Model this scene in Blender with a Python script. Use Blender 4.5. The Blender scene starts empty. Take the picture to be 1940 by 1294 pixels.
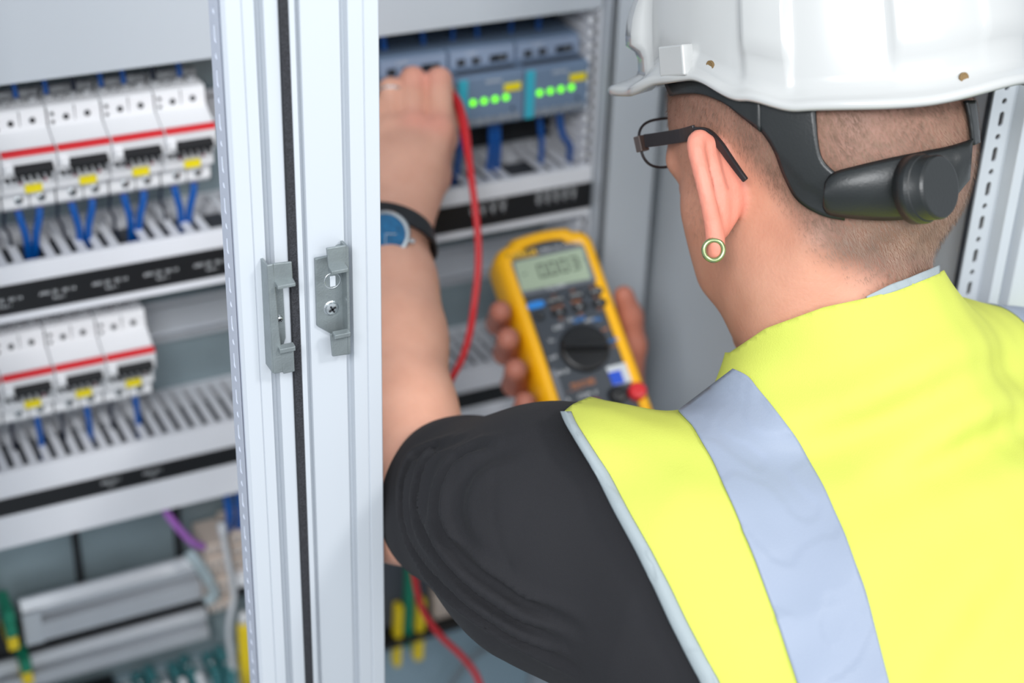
import bpy, math, random
import numpy as np
from mathutils import Vector, Matrix
random.seed(7); rng = np.random.RandomState(7)
PI = math.pi

# ------------------------------------------------------------------ camera, world, lights, exposure
F_PX = 3079.0                                  # focal length in pixels of the 1940 px wide frame
def _unit(a):
    a = np.array(a, float); return a / np.linalg.norm(a)
HX = _unit([6730, -1477, 3079])                # cabinet's rightward direction in camera axes (x right, y down, z forward)
DN = np.array([-194.0, 5534.0, 3079.0]); DN -= HX * (DN @ HX); DN = _unit(DN)   # plumb line
NY = np.cross(HX, DN)                          # into the cabinet
CAM = np.array([0.0, 0.0, 1.75])
R3 = np.array([HX, NY, -DN])                   # camera axes -> world axes
def W(c):                                      # a camera-axes point (metres) -> world
    return CAM + R3 @ np.array(c, float)
def Wn(P):                                     # many points
    return CAM + np.asarray(P) @ R3.T
def cc(px, py, Z):                             # where I judged something to stand: frame position and distance -> camera axes
    return np.array([(px - 970) / F_PX * Z, (py - 647) / F_PX * Z, Z])
def wp(px, py, Z):
    return W(cc(px, py, Z))
def atY(px, py, Y):                            # ... on the vertical plane at depth Y of the cabinet
    r = R3 @ np.array([(px - 970) / F_PX, (py - 647) / F_PX, 1.0])
    return CAM + r * (Y / r[1])

scene = bpy.context.scene
col = scene.collection
camd = bpy.data.cameras.new('camera'); cam = bpy.data.objects.new('camera', camd); col.objects.link(cam)
camd.sensor_width = 36; camd.lens = F_PX / 1940 * 36; camd.clip_start = 0.05; camd.clip_end = 50
r_, u_, b_ = R3 @ [1, 0, 0], R3 @ [0, -1, 0], R3 @ [0, 0, -1]
cam.matrix_world = Matrix(((r_[0], u_[0], b_[0], CAM[0]), (r_[1], u_[1], b_[1], CAM[1]), (r_[2], u_[2], b_[2], CAM[2]), (0, 0, 0, 1)))
camd.dof.use_dof = True; camd.dof.focus_distance = 0.955; camd.dof.aperture_fstop = 3.8
scene.camera = cam
scene.view_settings.view_transform = 'Standard'; scene.view_settings.look = 'None'
scene.view_settings.gamma = 1; scene.view_settings.use_curve_mapping = False
scene.view_settings.exposure = -0.12

world = bpy.data.worlds.new('hall_light'); scene.world = world; world.use_nodes = True
bg = world.node_tree.nodes['Background']; bg.inputs[0].default_value = (0.86, 0.93, 1.0, 1); bg.inputs[1].default_value = 0.9

def area(name, loc, target, size, power, color=(1, 1, 1)):
    l = bpy.data.lights.new(name, 'AREA'); l.shape = 'RECTANGLE'; l.size, l.size_y = size; l.energy = power; l.color = color
    o = bpy.data.objects.new(name, l); col.objects.link(o); o.location = loc
    o.rotation_euler = (Vector(target) - Vector(loc)).to_track_quat('-Z', 'Y').to_euler()
    return o
area('hall_lamp', (1.3, -1.1, 3.0), (0.45, 0.8, 1.2), (0.35, 0.35), 27, (1, 0.985, 0.96))
area('fill_light_left', (-0.75, -0.75, 2.6), (0.65, 1.1, 1.15), (1.0, 0.7), 54, (0.97, 0.985, 1.0))  # added fill from front left, brightens the right bay and the meter
area('fill_light_rear', (0.3, -2.2, 2.5), (0.5, 1.1, 1.1), (1.8, 0.8), 24, (0.97, 0.985, 1.0))  # added weak fill from behind the camera, no known lamp there

# ------------------------------------------------------------------ materials
def lin(c):
    return tuple(((x / 12.92) if x <= 0.04045 else ((x + 0.055) / 1.055) ** 2.4) for x in (v / 255.0 for v in c)) + (1.0,)
MATS = {}
def mat(name, rgb, rough=0.5, metal=0.0, bump=0.0, bscale=200.0, vary=0.0, vscale=20.0, spec=0.5, emit=None, estr=0.0, coat=0.0, trans=0.0, sss=0.0, alpha=1.0, attr=None):
    if name in MATS: return MATS[name]
    m = bpy.data.materials.new(name); m.use_nodes = True; MATS[name] = m
    nt = m.node_tree; b = nt.nodes['Principled BSDF']; L = nt.links
    base = lin(rgb)
    b.inputs['Base Color'].default_value = base
    b.inputs['Roughness'].default_value = rough; b.inputs['Metallic'].default_value = metal
    b.inputs['Specular IOR Level'].default_value = spec
    b.inputs['Coat Weight'].default_value = coat; b.inputs['Coat Roughness'].default_value = 0.12
    b.inputs['Transmission Weight'].default_value = trans; b.inputs['Alpha'].default_value = alpha
    if sss:
        b.inputs['Subsurface Weight'].default_value = sss; b.inputs['Subsurface Radius'].default_value = (0.010, 0.004, 0.002); b.inputs['Subsurface Scale'].default_value = 0.6
    if emit:
        b.inputs['Emission Color'].default_value = lin(emit); b.inputs['Emission Strength'].default_value = estr
    tc = nt.nodes.new('ShaderNodeTexCoord')
    if vary or bump:
        n = nt.nodes.new('ShaderNodeTexNoise'); n.inputs['Scale'].default_value = vscale; n.inputs['Detail'].default_value = 4
        L.new(tc.outputs['Object'], n.inputs['Vector'])
    if vary:
        rp = nt.nodes.new('ShaderNodeValToRGB')
        rp.color_ramp.elements[0].position = 0.3; rp.color_ramp.elements[1].position = 0.7
        rp.color_ramp.elements[0].color = tuple(max(0, v * (1 - vary)) for v in base[:3]) + (1,)
        rp.color_ramp.elements[1].color = tuple(min(1, v * (1 + vary)) for v in base[:3]) + (1,)
        L.new(n.outputs['Fac'], rp.inputs['Fac']); L.new(rp.outputs['Color'], b.inputs['Base Color'])
    if bump:
        n2 = nt.nodes.new('ShaderNodeTexNoise'); n2.inputs['Scale'].default_value = bscale; n2.inputs['Detail'].default_value = 3
        L.new(tc.outputs['Object'], n2.inputs['Vector'])
        bp = nt.nodes.new('ShaderNodeBump'); bp.inputs['Strength'].default_value = bump; bp.inputs['Distance'].default_value = 0.001
        L.new(n2.outputs['Fac'], bp.inputs['Height']); L.new(bp.outputs['Normal'], b.inputs['Normal'])
    return m
mat('white_paint', (190, 196, 203), 0.42, vary=0.02, vscale=3)
mat('panel_paint', (206, 212, 218), 0.5, vary=0.02, vscale=3)
mat('duct_grey', (228, 230, 236), 0.55, vary=0.02)
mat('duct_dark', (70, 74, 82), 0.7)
mat('galvanised', (146, 162, 168), 0.42, metal=0.35, vary=0.18, vscale=9)
mat('aluminium', (204, 208, 214), 0.4, metal=0.4, vary=0.06, vscale=14)
mat('zinc', (140, 148, 150), 0.38, metal=0.55, vary=0.10, vscale=90, bump=0.15, bscale=900)
mat('bright_steel', (200, 205, 208), 0.22, metal=0.9)
mat('black_plastic', (22, 23, 26), 0.45)
mat('strap_plastic', (30, 33, 34), 0.38, vary=0.08, bump=0.1, bscale=600)
mat('foam_black', (48, 49, 54), 0.95, bump=1.0, bscale=1200, vary=0.45, vscale=900)
mat('breaker_white', (232, 233, 236), 0.42)
mat('terminal_grey', (150, 152, 155), 0.5, vary=0.3, vscale=160)
mat('dark_gap', (30, 32, 36), 0.8)
mat('red_plastic', (214, 40, 48), 0.4)
mat('dark_red', (150, 20, 60), 0.5)
mat('label_yellow', (240, 220, 10), 0.5)
mat('blue_wire', (2, 84, 165), 0.35, spec=0.6)
mat('dark_wire', (24, 32, 52), 0.4)
mat('module_blue', (112, 132, 158), 0.5, vary=0.04)
mat('module_light', (144, 160, 186), 0.5, vary=0.04)
mat('turquoise', (60, 178, 200), 0.4)
mat('led_green', (10, 120, 0), 0.4, emit=(120, 255, 0), estr=1.9)
mat('text_white', (225, 228, 232), 0.5)
mat('purple_wire', (176, 110, 200), 0.4)
mat('beige_plastic', (206, 190, 178), 0.55, vary=0.08, vscale=60)
mat('green_plastic', (20, 130, 100), 0.5)
mat('yellow_plastic', (236, 206, 30), 0.4)
mat('clear_plastic', (205, 222, 228), 0.15, trans=0.5, vary=0.1, vscale=90)
mat('teal_plastic', (70, 130, 135), 0.35, vary=0.3, vscale=80)
mat('cable_grey', (120, 128, 134), 0.5)
mat('floor_paint', (150, 156, 160), 0.6, vary=0.05, vscale=5)

# ------------------------------------------------------------------ mesh helpers
class MB:
    def __init__(s): s.v = []; s.f = []
    def add(s, vs, fs):
        o = len(s.v); s.v += [tuple(map(float, v)) for v in vs]; s.f += [tuple(i + o for i in f) for f in fs]; return s
    def box(s, x0, x1, y0, y1, z0, z1):
        x0, x1 = sorted((x0, x1)); y0, y1 = sorted((y0, y1)); z0, z1 = sorted((z0, z1))
        return s.add([(x0, y0, z0), (x1, y0, z0), (x1, y1, z0), (x0, y1, z0), (x0, y0, z1), (x1, y0, z1), (x1, y1, z1), (x0, y1, z1)],
                     [(0, 3, 2, 1), (4, 5, 6, 7), (0, 1, 5, 4), (1, 2, 6, 5), (2, 3, 7, 6), (3, 0, 4, 7)])
    def frame_box(s, c, ax, ay, az):                     # box from centre and three half-axis vectors
        c, ax, ay, az = (np.array(v, float) for v in (c, ax, ay, az))
        vs = [c + i * ax + j * ay + k * az for k in (-1, 1) for (i, j) in ((-1, -1), (1, -1), (1, 1), (-1, 1))]
        fs = [(0, 3, 2, 1), (4, 5, 6, 7), (0, 1, 5, 4), (1, 2, 6, 5), (2, 3, 7, 6), (3, 0, 4, 7)]
        return s.add(vs, fs)
    def prism(s, pts, d):                                # polygon pts (3-D, planar) extruded by vector d
        n = len(pts); d = np.array(d, float); a = [np.array(p, float) for p in pts]
        vs = a + [p + d for p in a]
        return s.add(vs, [tuple(range(n - 1, -1, -1)), tuple(range(n, 2 * n))] + [(i, (i + 1) % n, n + (i + 1) % n, n + i) for i in range(n)])
    def cyl(s, a, b, r, n=16, r2=None):
        a = np.array(a, float); b = np.array(b, float); r2 = r if r2 is None else r2
        d = _unit(b - a); u = np.cross(d, [0, 0, 1.0]); u = np.cross(d, [1.0, 0, 0]) if np.linalg.norm(u) < 1e-4 else u; u = _unit(u); w = np.cross(d, u)
        ring = [(math.cos(2 * PI * i / n), math.sin(2 * PI * i / n)) for i in range(n)]
        vs = [a + r * (c * u + q * w) for c, q in ring] + [b + r2 * (c * u + q * w) for c, q in ring]
        return s.add(vs, [tuple(range(n)), tuple(range(2 * n - 1, n - 1, -1))] + [(i, n + i, n + (i + 1) % n, (i + 1) % n) for i in range(n)])
    def tube(s, pts, r, n=10, closed=False, flat=None):
        P = [np.array(p, float) for p in pts]; m = len(P); rs = r if hasattr(r, '__len__') else [r] * m
        T = []
        for i in range(m):
            a = P[(i - 1) % m] if (closed or i > 0) else P[i]; b = P[(i + 1) % m] if (closed or i < m - 1) else P[i]
            T.append(_unit(b - a))
        u = np.cross(T[0], [0, 0, 1.0]); u = np.cross(T[0], [1.0, 0, 0]) if np.linalg.norm(u) < 1e-3 else u; u = _unit(u)
        vs = []
        for i in range(m):
            u = _unit(u - T[i] * (u @ T[i])); w = np.cross(T[i], u)
            for k in range(n):
                a = 2 * PI * k / n; vs.append(P[i] + rs[i] * (math.cos(a) * u + math.sin(a) * w))
        fs = []
        for i in range(m if closed else m - 1):
            j = (i + 1) % m
            for k in range(n): fs.append((i * n + k, i * n + (k + 1) % n, j * n + (k + 1) % n, j * n + k))
        if not closed: fs += [tuple(range(n - 1, -1, -1)), tuple(range((m - 1) * n, m * n))]
        return s.add(vs, fs)
    def lathe(s, c, ax, prof, n=32):                     # prof: (radius, distance along ax)
        c = np.array(c, float); d = _unit(ax); u = np.cross(d, [0, 0, 1.0]); u = np.cross(d, [1.0, 0, 0]) if np.linalg.norm(u) < 1e-3 else u; u = _unit(u); w = np.cross(d, u)
        vs = []
        for (r, t) in prof:
            for k in range(n): a = 2 * PI * k / n; vs.append(c + d * t + max(r, 1e-5) * (math.cos(a) * u + math.sin(a) * w))
        fs = []
        for i in range(len(prof) - 1):
            for k in range(n): fs.append((i * n + k, i * n + (k + 1) % n, (i + 1) * n + (k + 1) % n, (i + 1) * n + k))
        fs += [tuple(range(n - 1, -1, -1)), tuple(range((len(prof) - 1) * n, len(prof) * n))]
        return s.add(vs, fs)
    def perforated(s, o, ax, ay, nrm, cells, th):
        """a strip: o = corner, ax = unit across, ay = unit along, cells = [(len, width, hole_w, hole_h)]; really pierced, th thick"""
        o, ax, ay, nrm = (np.array(v, float) for v in (o, ax, ay, nrm)); y = 0.0; N = 16
        for (ln, wd, hw, hh) in cells:
            c = o + ax * wd / 2 + ay * (y + ln / 2)
            if hw <= 0:
                q = [o + ay * y, o + ay * y + ax * wd, o + ay * (y + ln) + ax * wd, o + ay * (y + ln)]
                s.prism(q, nrm * th)
            else:
                rr = min(hw, hh) / 2; inn = []; out = []
                for k in range(N):
                    a = 2 * PI * (k + 0.5) / N; ca, sa = math.cos(a), math.sin(a)
                    inn.append((ca * rr + (hw / 2 - rr) * (1 if ca > 0 else -1), sa * rr + (hh / 2 - rr) * (1 if sa > 0 else -1)))
                    m = max(abs(ca), abs(sa)); ex, ey = ca / m, sa / m
                    if k % 4 == 1: ex, ey = (1 if ca > 0 else -1), (1 if sa > 0 else -1)
                    if k % 4 == 2: ex, ey = (1 if ca > 0 else -1), (1 if sa > 0 else -1)
                    out.append((ex * wd / 2, ey * ln / 2))
                vs = []
                for t in (0, th):
                    vs += [c + ax * a + ay * b + nrm * t for a, b in inn] + [c + ax * a + ay * b + nrm * t for a, b in out]
                fs = []
                for k in range(N):
                    j = (k + 1) % N
                    fs += [(k, j, N + j, N + k), (2 * N + j, 2 * N + k, 3 * N + k, 3 * N + j), (j, k, 2 * N + k, 2 * N + j)]
                s.add(vs, fs)
            y += ln
        return s

def spline(pts, k=8, closed=False):
    P = [np.array(p, float) for p in pts]; m = len(P); out = []
    for i in range(m if closed else m - 1):
        g = (lambda j: P[j % m]) if closed else (lambda j: P[min(max(j, 0), m - 1)])
        a, b, c, d = g(i - 1), g(i), g(i + 1), g(i + 2)
        for q in range(k):
            t = q / k; out.append(0.5 * (2 * b + (c - a) * t + (2 * a - 5 * b + 4 * c - d) * t * t + (3 * b - a - 3 * c + d) * t ** 3))
    if not closed: out.append(P[-1])
    return out

def root_of(o):
    while o.parent is not None: o = o.parent
    return o
def mesh_obj(name, verts, faces, m, parent=None, at=None, smooth=False, bevel=0.0, fix=True, solid=0.0, weld=0.0):
    V = np.asarray(verts, float)
    if parent is not None: org = np.array(ORG[root_of(parent).name])
    else: org = np.array(at if at is not None else (V.min(0) + V.max(0)) / 2)
    me = bpy.data.meshes.new(name); me.from_pydata((V - org).tolist(), [], [tuple(int(i) for i in f) for f in faces]); me.update()
    if weld:
        import bmesh
        bm = bmesh.new(); bm.from_mesh(me); bmesh.ops.remove_doubles(bm, verts=bm.verts, dist=weld); bm.to_mesh(me); bm.free()
    if fix:
        import bmesh
        bm = bmesh.new(); bm.from_mesh(me); bmesh.ops.recalc_face_normals(bm, faces=bm.faces); bm.to_mesh(me); bm.free()
    for mm in (m if isinstance(m, (list, tuple)) else [m]): me.materials.append(MATS[mm] if isinstance(mm, str) else mm)
    o = bpy.data.objects.new(name, me); col.objects.link(o)
    if parent is not None: o.parent = parent
    else: o.location = org; ORG[o.name] = org
    if smooth: me.polygons.foreach_set('use_smooth', [True] * len(me.polygons))
    if solid:
        md = o.modifiers.new('thickness', 'SOLIDIFY'); md.thickness = solid; md.offset = -1
    if bevel:
        md = o.modifiers.new('bevel', 'BEVEL'); md.width = bevel; md.segments = 2; md.limit_method = 'ANGLE'; md.angle_limit = 0.6
        md.harden_normals = False
    return o
ORG = {}
def obj(name, mb, m, parent=None, **k): return mesh_obj(name, mb.v, mb.f, m, parent, **k)
def tag(o, label=None, cat=None, group=None, kind=None):
    if label: o['label'] = label
    if cat: o['category'] = cat
    if group: o['group'] = group
    if kind: o['kind'] = kind
    return o
def thing(name, loc, label, cat, group=None):
    o = bpy.data.objects.new(name, None); col.objects.link(o); o.location = tuple(map(float, loc)); o.empty_display_size = 0.02
    ORG[o.name] = np.array(loc, float); return tag(o, label, cat, group)
def copy_tree(o, parent=None):
    c = o.copy(); col.objects.link(c)
    if parent is not None: c.parent = parent
    for ch in [k for k in bpy.data.objects if k.parent == o]: copy_tree(ch, c)
    return c
def text(name, body, org, ax, ay, size, m, parent=None, depth=0.0002, align='CENTER', sx=1.0):
    """letters built as a mesh: org = middle of the line, ax = reading direction, ay = up"""
    cu = bpy.data.curves.new(name, 'FONT'); cu.body = body; cu.size = 1.0; cu.align_x = align; cu.align_y = 'CENTER'; cu.resolution_u = 2
    t = bpy.data.objects.new(name, cu); col.objects.link(t)
    dg = bpy.context.evaluated_depsgraph_get(); me = bpy.data.meshes.new_from_object(t.evaluated_get(dg))
    V = np.array([tuple(v.co) for v in me.vertices]).reshape(-1, 3); Fs = [tuple(p.vertices) for p in me.polygons]
    bpy.data.objects.remove(t); bpy.data.curves.remove(cu); bpy.data.meshes.remove(me)
    ax = _unit(ax); ay = _unit(ay); nz = np.cross(ax, ay)
    P = np.array(org) + np.outer(V[:, 0] * size * sx, ax) + np.outer(V[:, 1] * size, ay) + nz * depth
    return mesh_obj(name, P, Fs, m, parent, fix=False)
# ------------------------------------------------------------------ the cabinet
YP, YF = 1.25, 1.17                       # mounting plate, fronts of the ducts and modules
XL, XR = 0.02, 0.77
fl = MB().box(-2.5, 3.0, -2.5, 2.0, -0.05, 0.0); tag(obj('floor', fl, 'floor_paint'), kind='structure')
tag(obj('wall_back', MB().box(-2.5, 3.0, 1.9, 2.0, 0, 3.6), 'panel_paint'), kind='structure')
tag(obj('mounting_plate', MB().box(XL, 0.692, YP, YP + 0.003, 0.55, 1.75), 'galvanised', bevel=0.0005),
    'grey galvanised mounting plate at the back of the cabinet behind all the rows', 'mounting plate')
cb = thing('cabinet_enclosure', (XR, 1.3, 0), 'tall light grey cabinet body whose plain side wall stands behind the white helmet', 'cabinet')
obj('side_wall', MB().box(XR, XR + 0.004, 0.76, 1.33, 0.05, 1.95), 'panel_paint', cb)
obj('side_wall', MB().box(XL - 0.02, XL - 0.016, 0.76, 1.33, 0.05, 1.95), 'panel_paint', cb)
obj('back_wall', MB().box(XL - 0.02, XR + 0.004, 1.33, 1.334, 0.05, 1.95), 'panel_paint', cb)
obj('roof', MB().box(XL - 0.02, XR + 0.004, 0.76, 1.334, 1.95, 1.955), 'panel_paint', cb)
obj('base', MB().box(XL - 0.02, XR + 0.004, 0.76, 1.334, 0.0, 0.05), 'panel_paint', cb)
# white inner upright beside the mounting plate (right), its front edge leans forward of the ducts
iu = thing('inner_upright', (0.73, 1.17, 0.05), 'smooth white upright strip at the right end of the wiring rows', 'upright')
obj('upright_face', MB().box(0.6955, 0.7475, 1.150, 1.156, 0.05, 1.95).box(0.6955, 0.699, 1.15, 1.25, 0.05, 1.95).box(0.745, 0.7475, 1.15, 1.30, 0.05, 1.95), 'white_paint', iu, bevel=0.001)

# top cover panel
cp = thing('cover_panel', (0.4, 1.18, 1.326), 'large plain white cover panel above the upper breaker row', 'panel')
obj('panel_sheet', MB().box(XL, 0.6905, YF - 0.004, YF - 0.002, 1.3265, 1.80), 'white_paint', cp)
obj('panel_flange', MB().box(XL, 0.6905, YF - 0.002, YF + 0.016, 1.3265, 1.3285), 'panel_paint', cp)

# ---- horizontal wiring ducts: slotted top side, smooth lid
def slotted(mb, x0, x1, y0, y1, z, pitch, gap, skip=()):
    mb.box(x0, x1, y1 - 0.004, y1, z - 0.0015, z)              # back edge of the top
    n = int((x1 - x0) / pitch)
    for i in range(n):
        a = x0 + i * pitch
        if i in skip: continue
        mb.box(a, a + pitch - gap, y0, y1 - 0.004, z - 0.0015, z)
def duct(name, x0, x1, z0, z1, label, pitch=0.0125, gap=0.0055, strip=None, words_=None, skip=()):
    t = thing(name, ((x0 + x1) / 2, YP, z0), label, 'wiring duct', 'horizontal wiring ducts')
    b = MB(); b.box(x0, x1, YP - 0.002, YP - 0.0005, z0, z1).box(x0, x1, YF, YP - 0.002, z0, z0 + 0.0015)
    slotted(b, x0, x1, YF + 0.004, YP - 0.002, z1, pitch, gap, skip)
    n = int((x1 - x0) / pitch)
    obj('slotted_body', b, 'duct_grey', t)
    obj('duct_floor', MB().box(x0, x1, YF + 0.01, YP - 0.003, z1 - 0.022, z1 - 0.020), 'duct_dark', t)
    obj('lid', MB().box(x0, x1, YF - 0.0015, YF, z0 - 0.001, z1 + 0.001).box(x0, x1, YF, YF + 0.006, z1 - 0.0002, z1 + 0.001), 'duct_grey', t, bevel=0.0008)
    if strip:
        s = obj('label_strip', MB().box(x0, x1, YF - 0.0028, YF - 0.0015, strip[0], strip[1]), 'black_plastic', t)
        tag(s, 'black label strip with white lettering')
        for (X, zz, body, sz, up) in words_:
            if up: text('lettering', body, (X, YF - 0.0029, zz), (0, 0, 1), (-1, 0, 0), sz, 'text_white', s)
            else: text('lettering', body, (X, YF - 0.0029, zz), (1, 0, 0), (0, 0, 1), sz, 'text_white', s)
    return t
w1 = []
for k in range(5):
    X = 0.338 - 0.0415 * k
    w1 += [(X - 0.010, 1.1525, 'AP01 2E', 0.0042, 0), (X + 0.006, 1.1525, 'EK 14', 0.0042, 0), (X - 0.002, 1.1475, 'Rack 1', 0.0036, 0)]
for k, s_ in enumerate(['-4K0', '-4K1', '-4K2', '-4K3']): w1.append((0.573 + 0.0098 * k, 1.157, s_, 0.0068, 1))
for k, s_ in enumerate(['-4A4', '-4A5', '-4A5', '-4A6', '-4A7']): w1.append((0.638 + 0.0088 * k, 1.157, s_, 0.0068, 1))
duct('wiring_duct', XL, 0.6925, 1.133, 1.1785, 'light grey slotted wiring duct under the upper breaker row, with the wide black label strip', strip=(1.1395, 1.1645), words_=w1,
     skip=(9, 14, 20, 26, 43, 48, 49))
w2 = []
for X in (0.236, 0.272): w2 += [(X, 0.9655, 'AP02 9H 1', 0.0038, 0), (X, 0.9615, '2A 9', 0.003, 0)]
duct('wiring_duct', XL, 0.6925, 0.923, 0.9945, 'light grey slotted wiring duct under the lower breaker row, with the narrow black label strip', pitch=0.0118, gap=0.005, strip=(0.955, 0.9716), words_=w2)
# ---- vertical duct at the right, its fingers pointing at the modules
vd = thing('vertical_wiring_duct', (0.69, YP, 0.6), 'upright slotted wiring duct with grey fingers right of the blue-grey modules', 'wiring duct')
b = MB().box(0.692, 0.6935, YF, YP, 1.0, 1.75)
obj('duct_back', b, 'duct_grey', vd)
for k in range(34):
    z = 1.006 + k * 0.0113
    if z > 1.385: break
    obj('finger', MB().box(0.6875, 0.6905, YF + 0.002, YP - 0.004, z, z + 0.0058).box(0.683, 0.6905, YF + 0.002, YF + 0.005, z, z + 0.0058), 'duct_grey', vd)

# ---- DIN rails
def rail(z, x0, x1, label, y=YP, h=0.035):
    b = MB().box(x0, x1, y - 0.0085, y - 0.007, z - h / 2, z - h / 2 + 0.006).box(x0, x1, y - 0.0085, y - 0.007, z + h / 2 - 0.006, z + h / 2)
    b.box(x0, x1, y - 0.0085, y - 0.001, z - h / 2 + 0.0045, z - h / 2 + 0.006).box(x0, x1, y - 0.0085, y - 0.001, z + h / 2 - 0.006, z + h / 2 - 0.0045).box(x0, x1, y - 0.002, y - 0.0005, z - h / 2 + 0.005, z + h / 2 - 0.005)
    return tag(obj('mounting_rail', b, 'aluminium', bevel=0.0004), label, 'rail', 'mounting rails')
rail(1.255, XL, 0.69, 'grey steel mounting rail behind the upper row of breakers', )
rl = rail(1.066, XL, 0.69, 'grey steel mounting rail running on empty to the right of the lower breaker row', h=0.040)
for X, zt, zb in ((0.288, 1.045, 0.995), (0.2145, 0.925, 0.800), (0.3085, 0.925, 0.800)):
    tag(obj('standoff_bar', MB().box(X - 0.003, X + 0.003, YP - 0.008, YP, zb, zt), 'dark_gap', bevel=0.0005),
        {0.288: 'thin black upright bar right of the lower breaker row', 0.2145: 'black upright bar under the middle of the lower duct', 0.3085: 'black upright bar behind the purple cable'}[X], 'bar')
def big_rail(z0, z1, x0, x1, y, label):
    h = z1 - z0
    pts = [(y + 0.03, z0), (y, z0), (y, z0 + h * 0.42), (y + 0.012, z0 + h * 0.46), (y + 0.012, z0 + h * 0.58), (y + 0.003, z0 + h * 0.62), (y + 0.001, z0 + h * 0.82), (y + 0.008, z1), (y + 0.012, z1), (y + 0.012, z0 + 0.002), (y + 0.03, z0 + 0.002)]
    b = MB().prism([(x0, a, c) for a, c in pts], (x1 - x0, 0, 0))
    t = thing('profile_rail', ((x0 + x1) / 2, y + 0.03, z0), label, 'rail', 'wide aluminium rails')
    obj('profile', b, 'aluminium', t, bevel=0.0006)
    return t
r1 = big_rail(0.777, 0.822, 0.155, 0.320, 1.218, 'wide silver aluminium rail at bottom left, upper one ending at the beige terminals')
obj('end_plate', MB().box(0.155, 0.171, 1.2165, 1.218, 0.777, 0.812), 'white_paint', r1)
big_rail(0.726, 0.757, 0.06, 0.325, 1.220, 'wide silver aluminium rail at bottom left, lower one below the black gap')

tag(obj('shade_strip', MB().box(0.415, 0.6915, 1.2475, 1.2492, 1.180, 1.345), 'dark_gap'), 'added dark strip standing for the shade behind the row of blue-grey modules', 'strip')  # added dark sheet: shade around the modules put in as colour
tag(obj('gap_shade', MB().box(0.03, 0.33, 1.236, 1.2365, 0.742, 0.790), 'black_plastic'), 'added black strip standing for the shade in the gap between the two aluminium rails', 'strip')  # added black sheet that paints the shade between the rails
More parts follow.
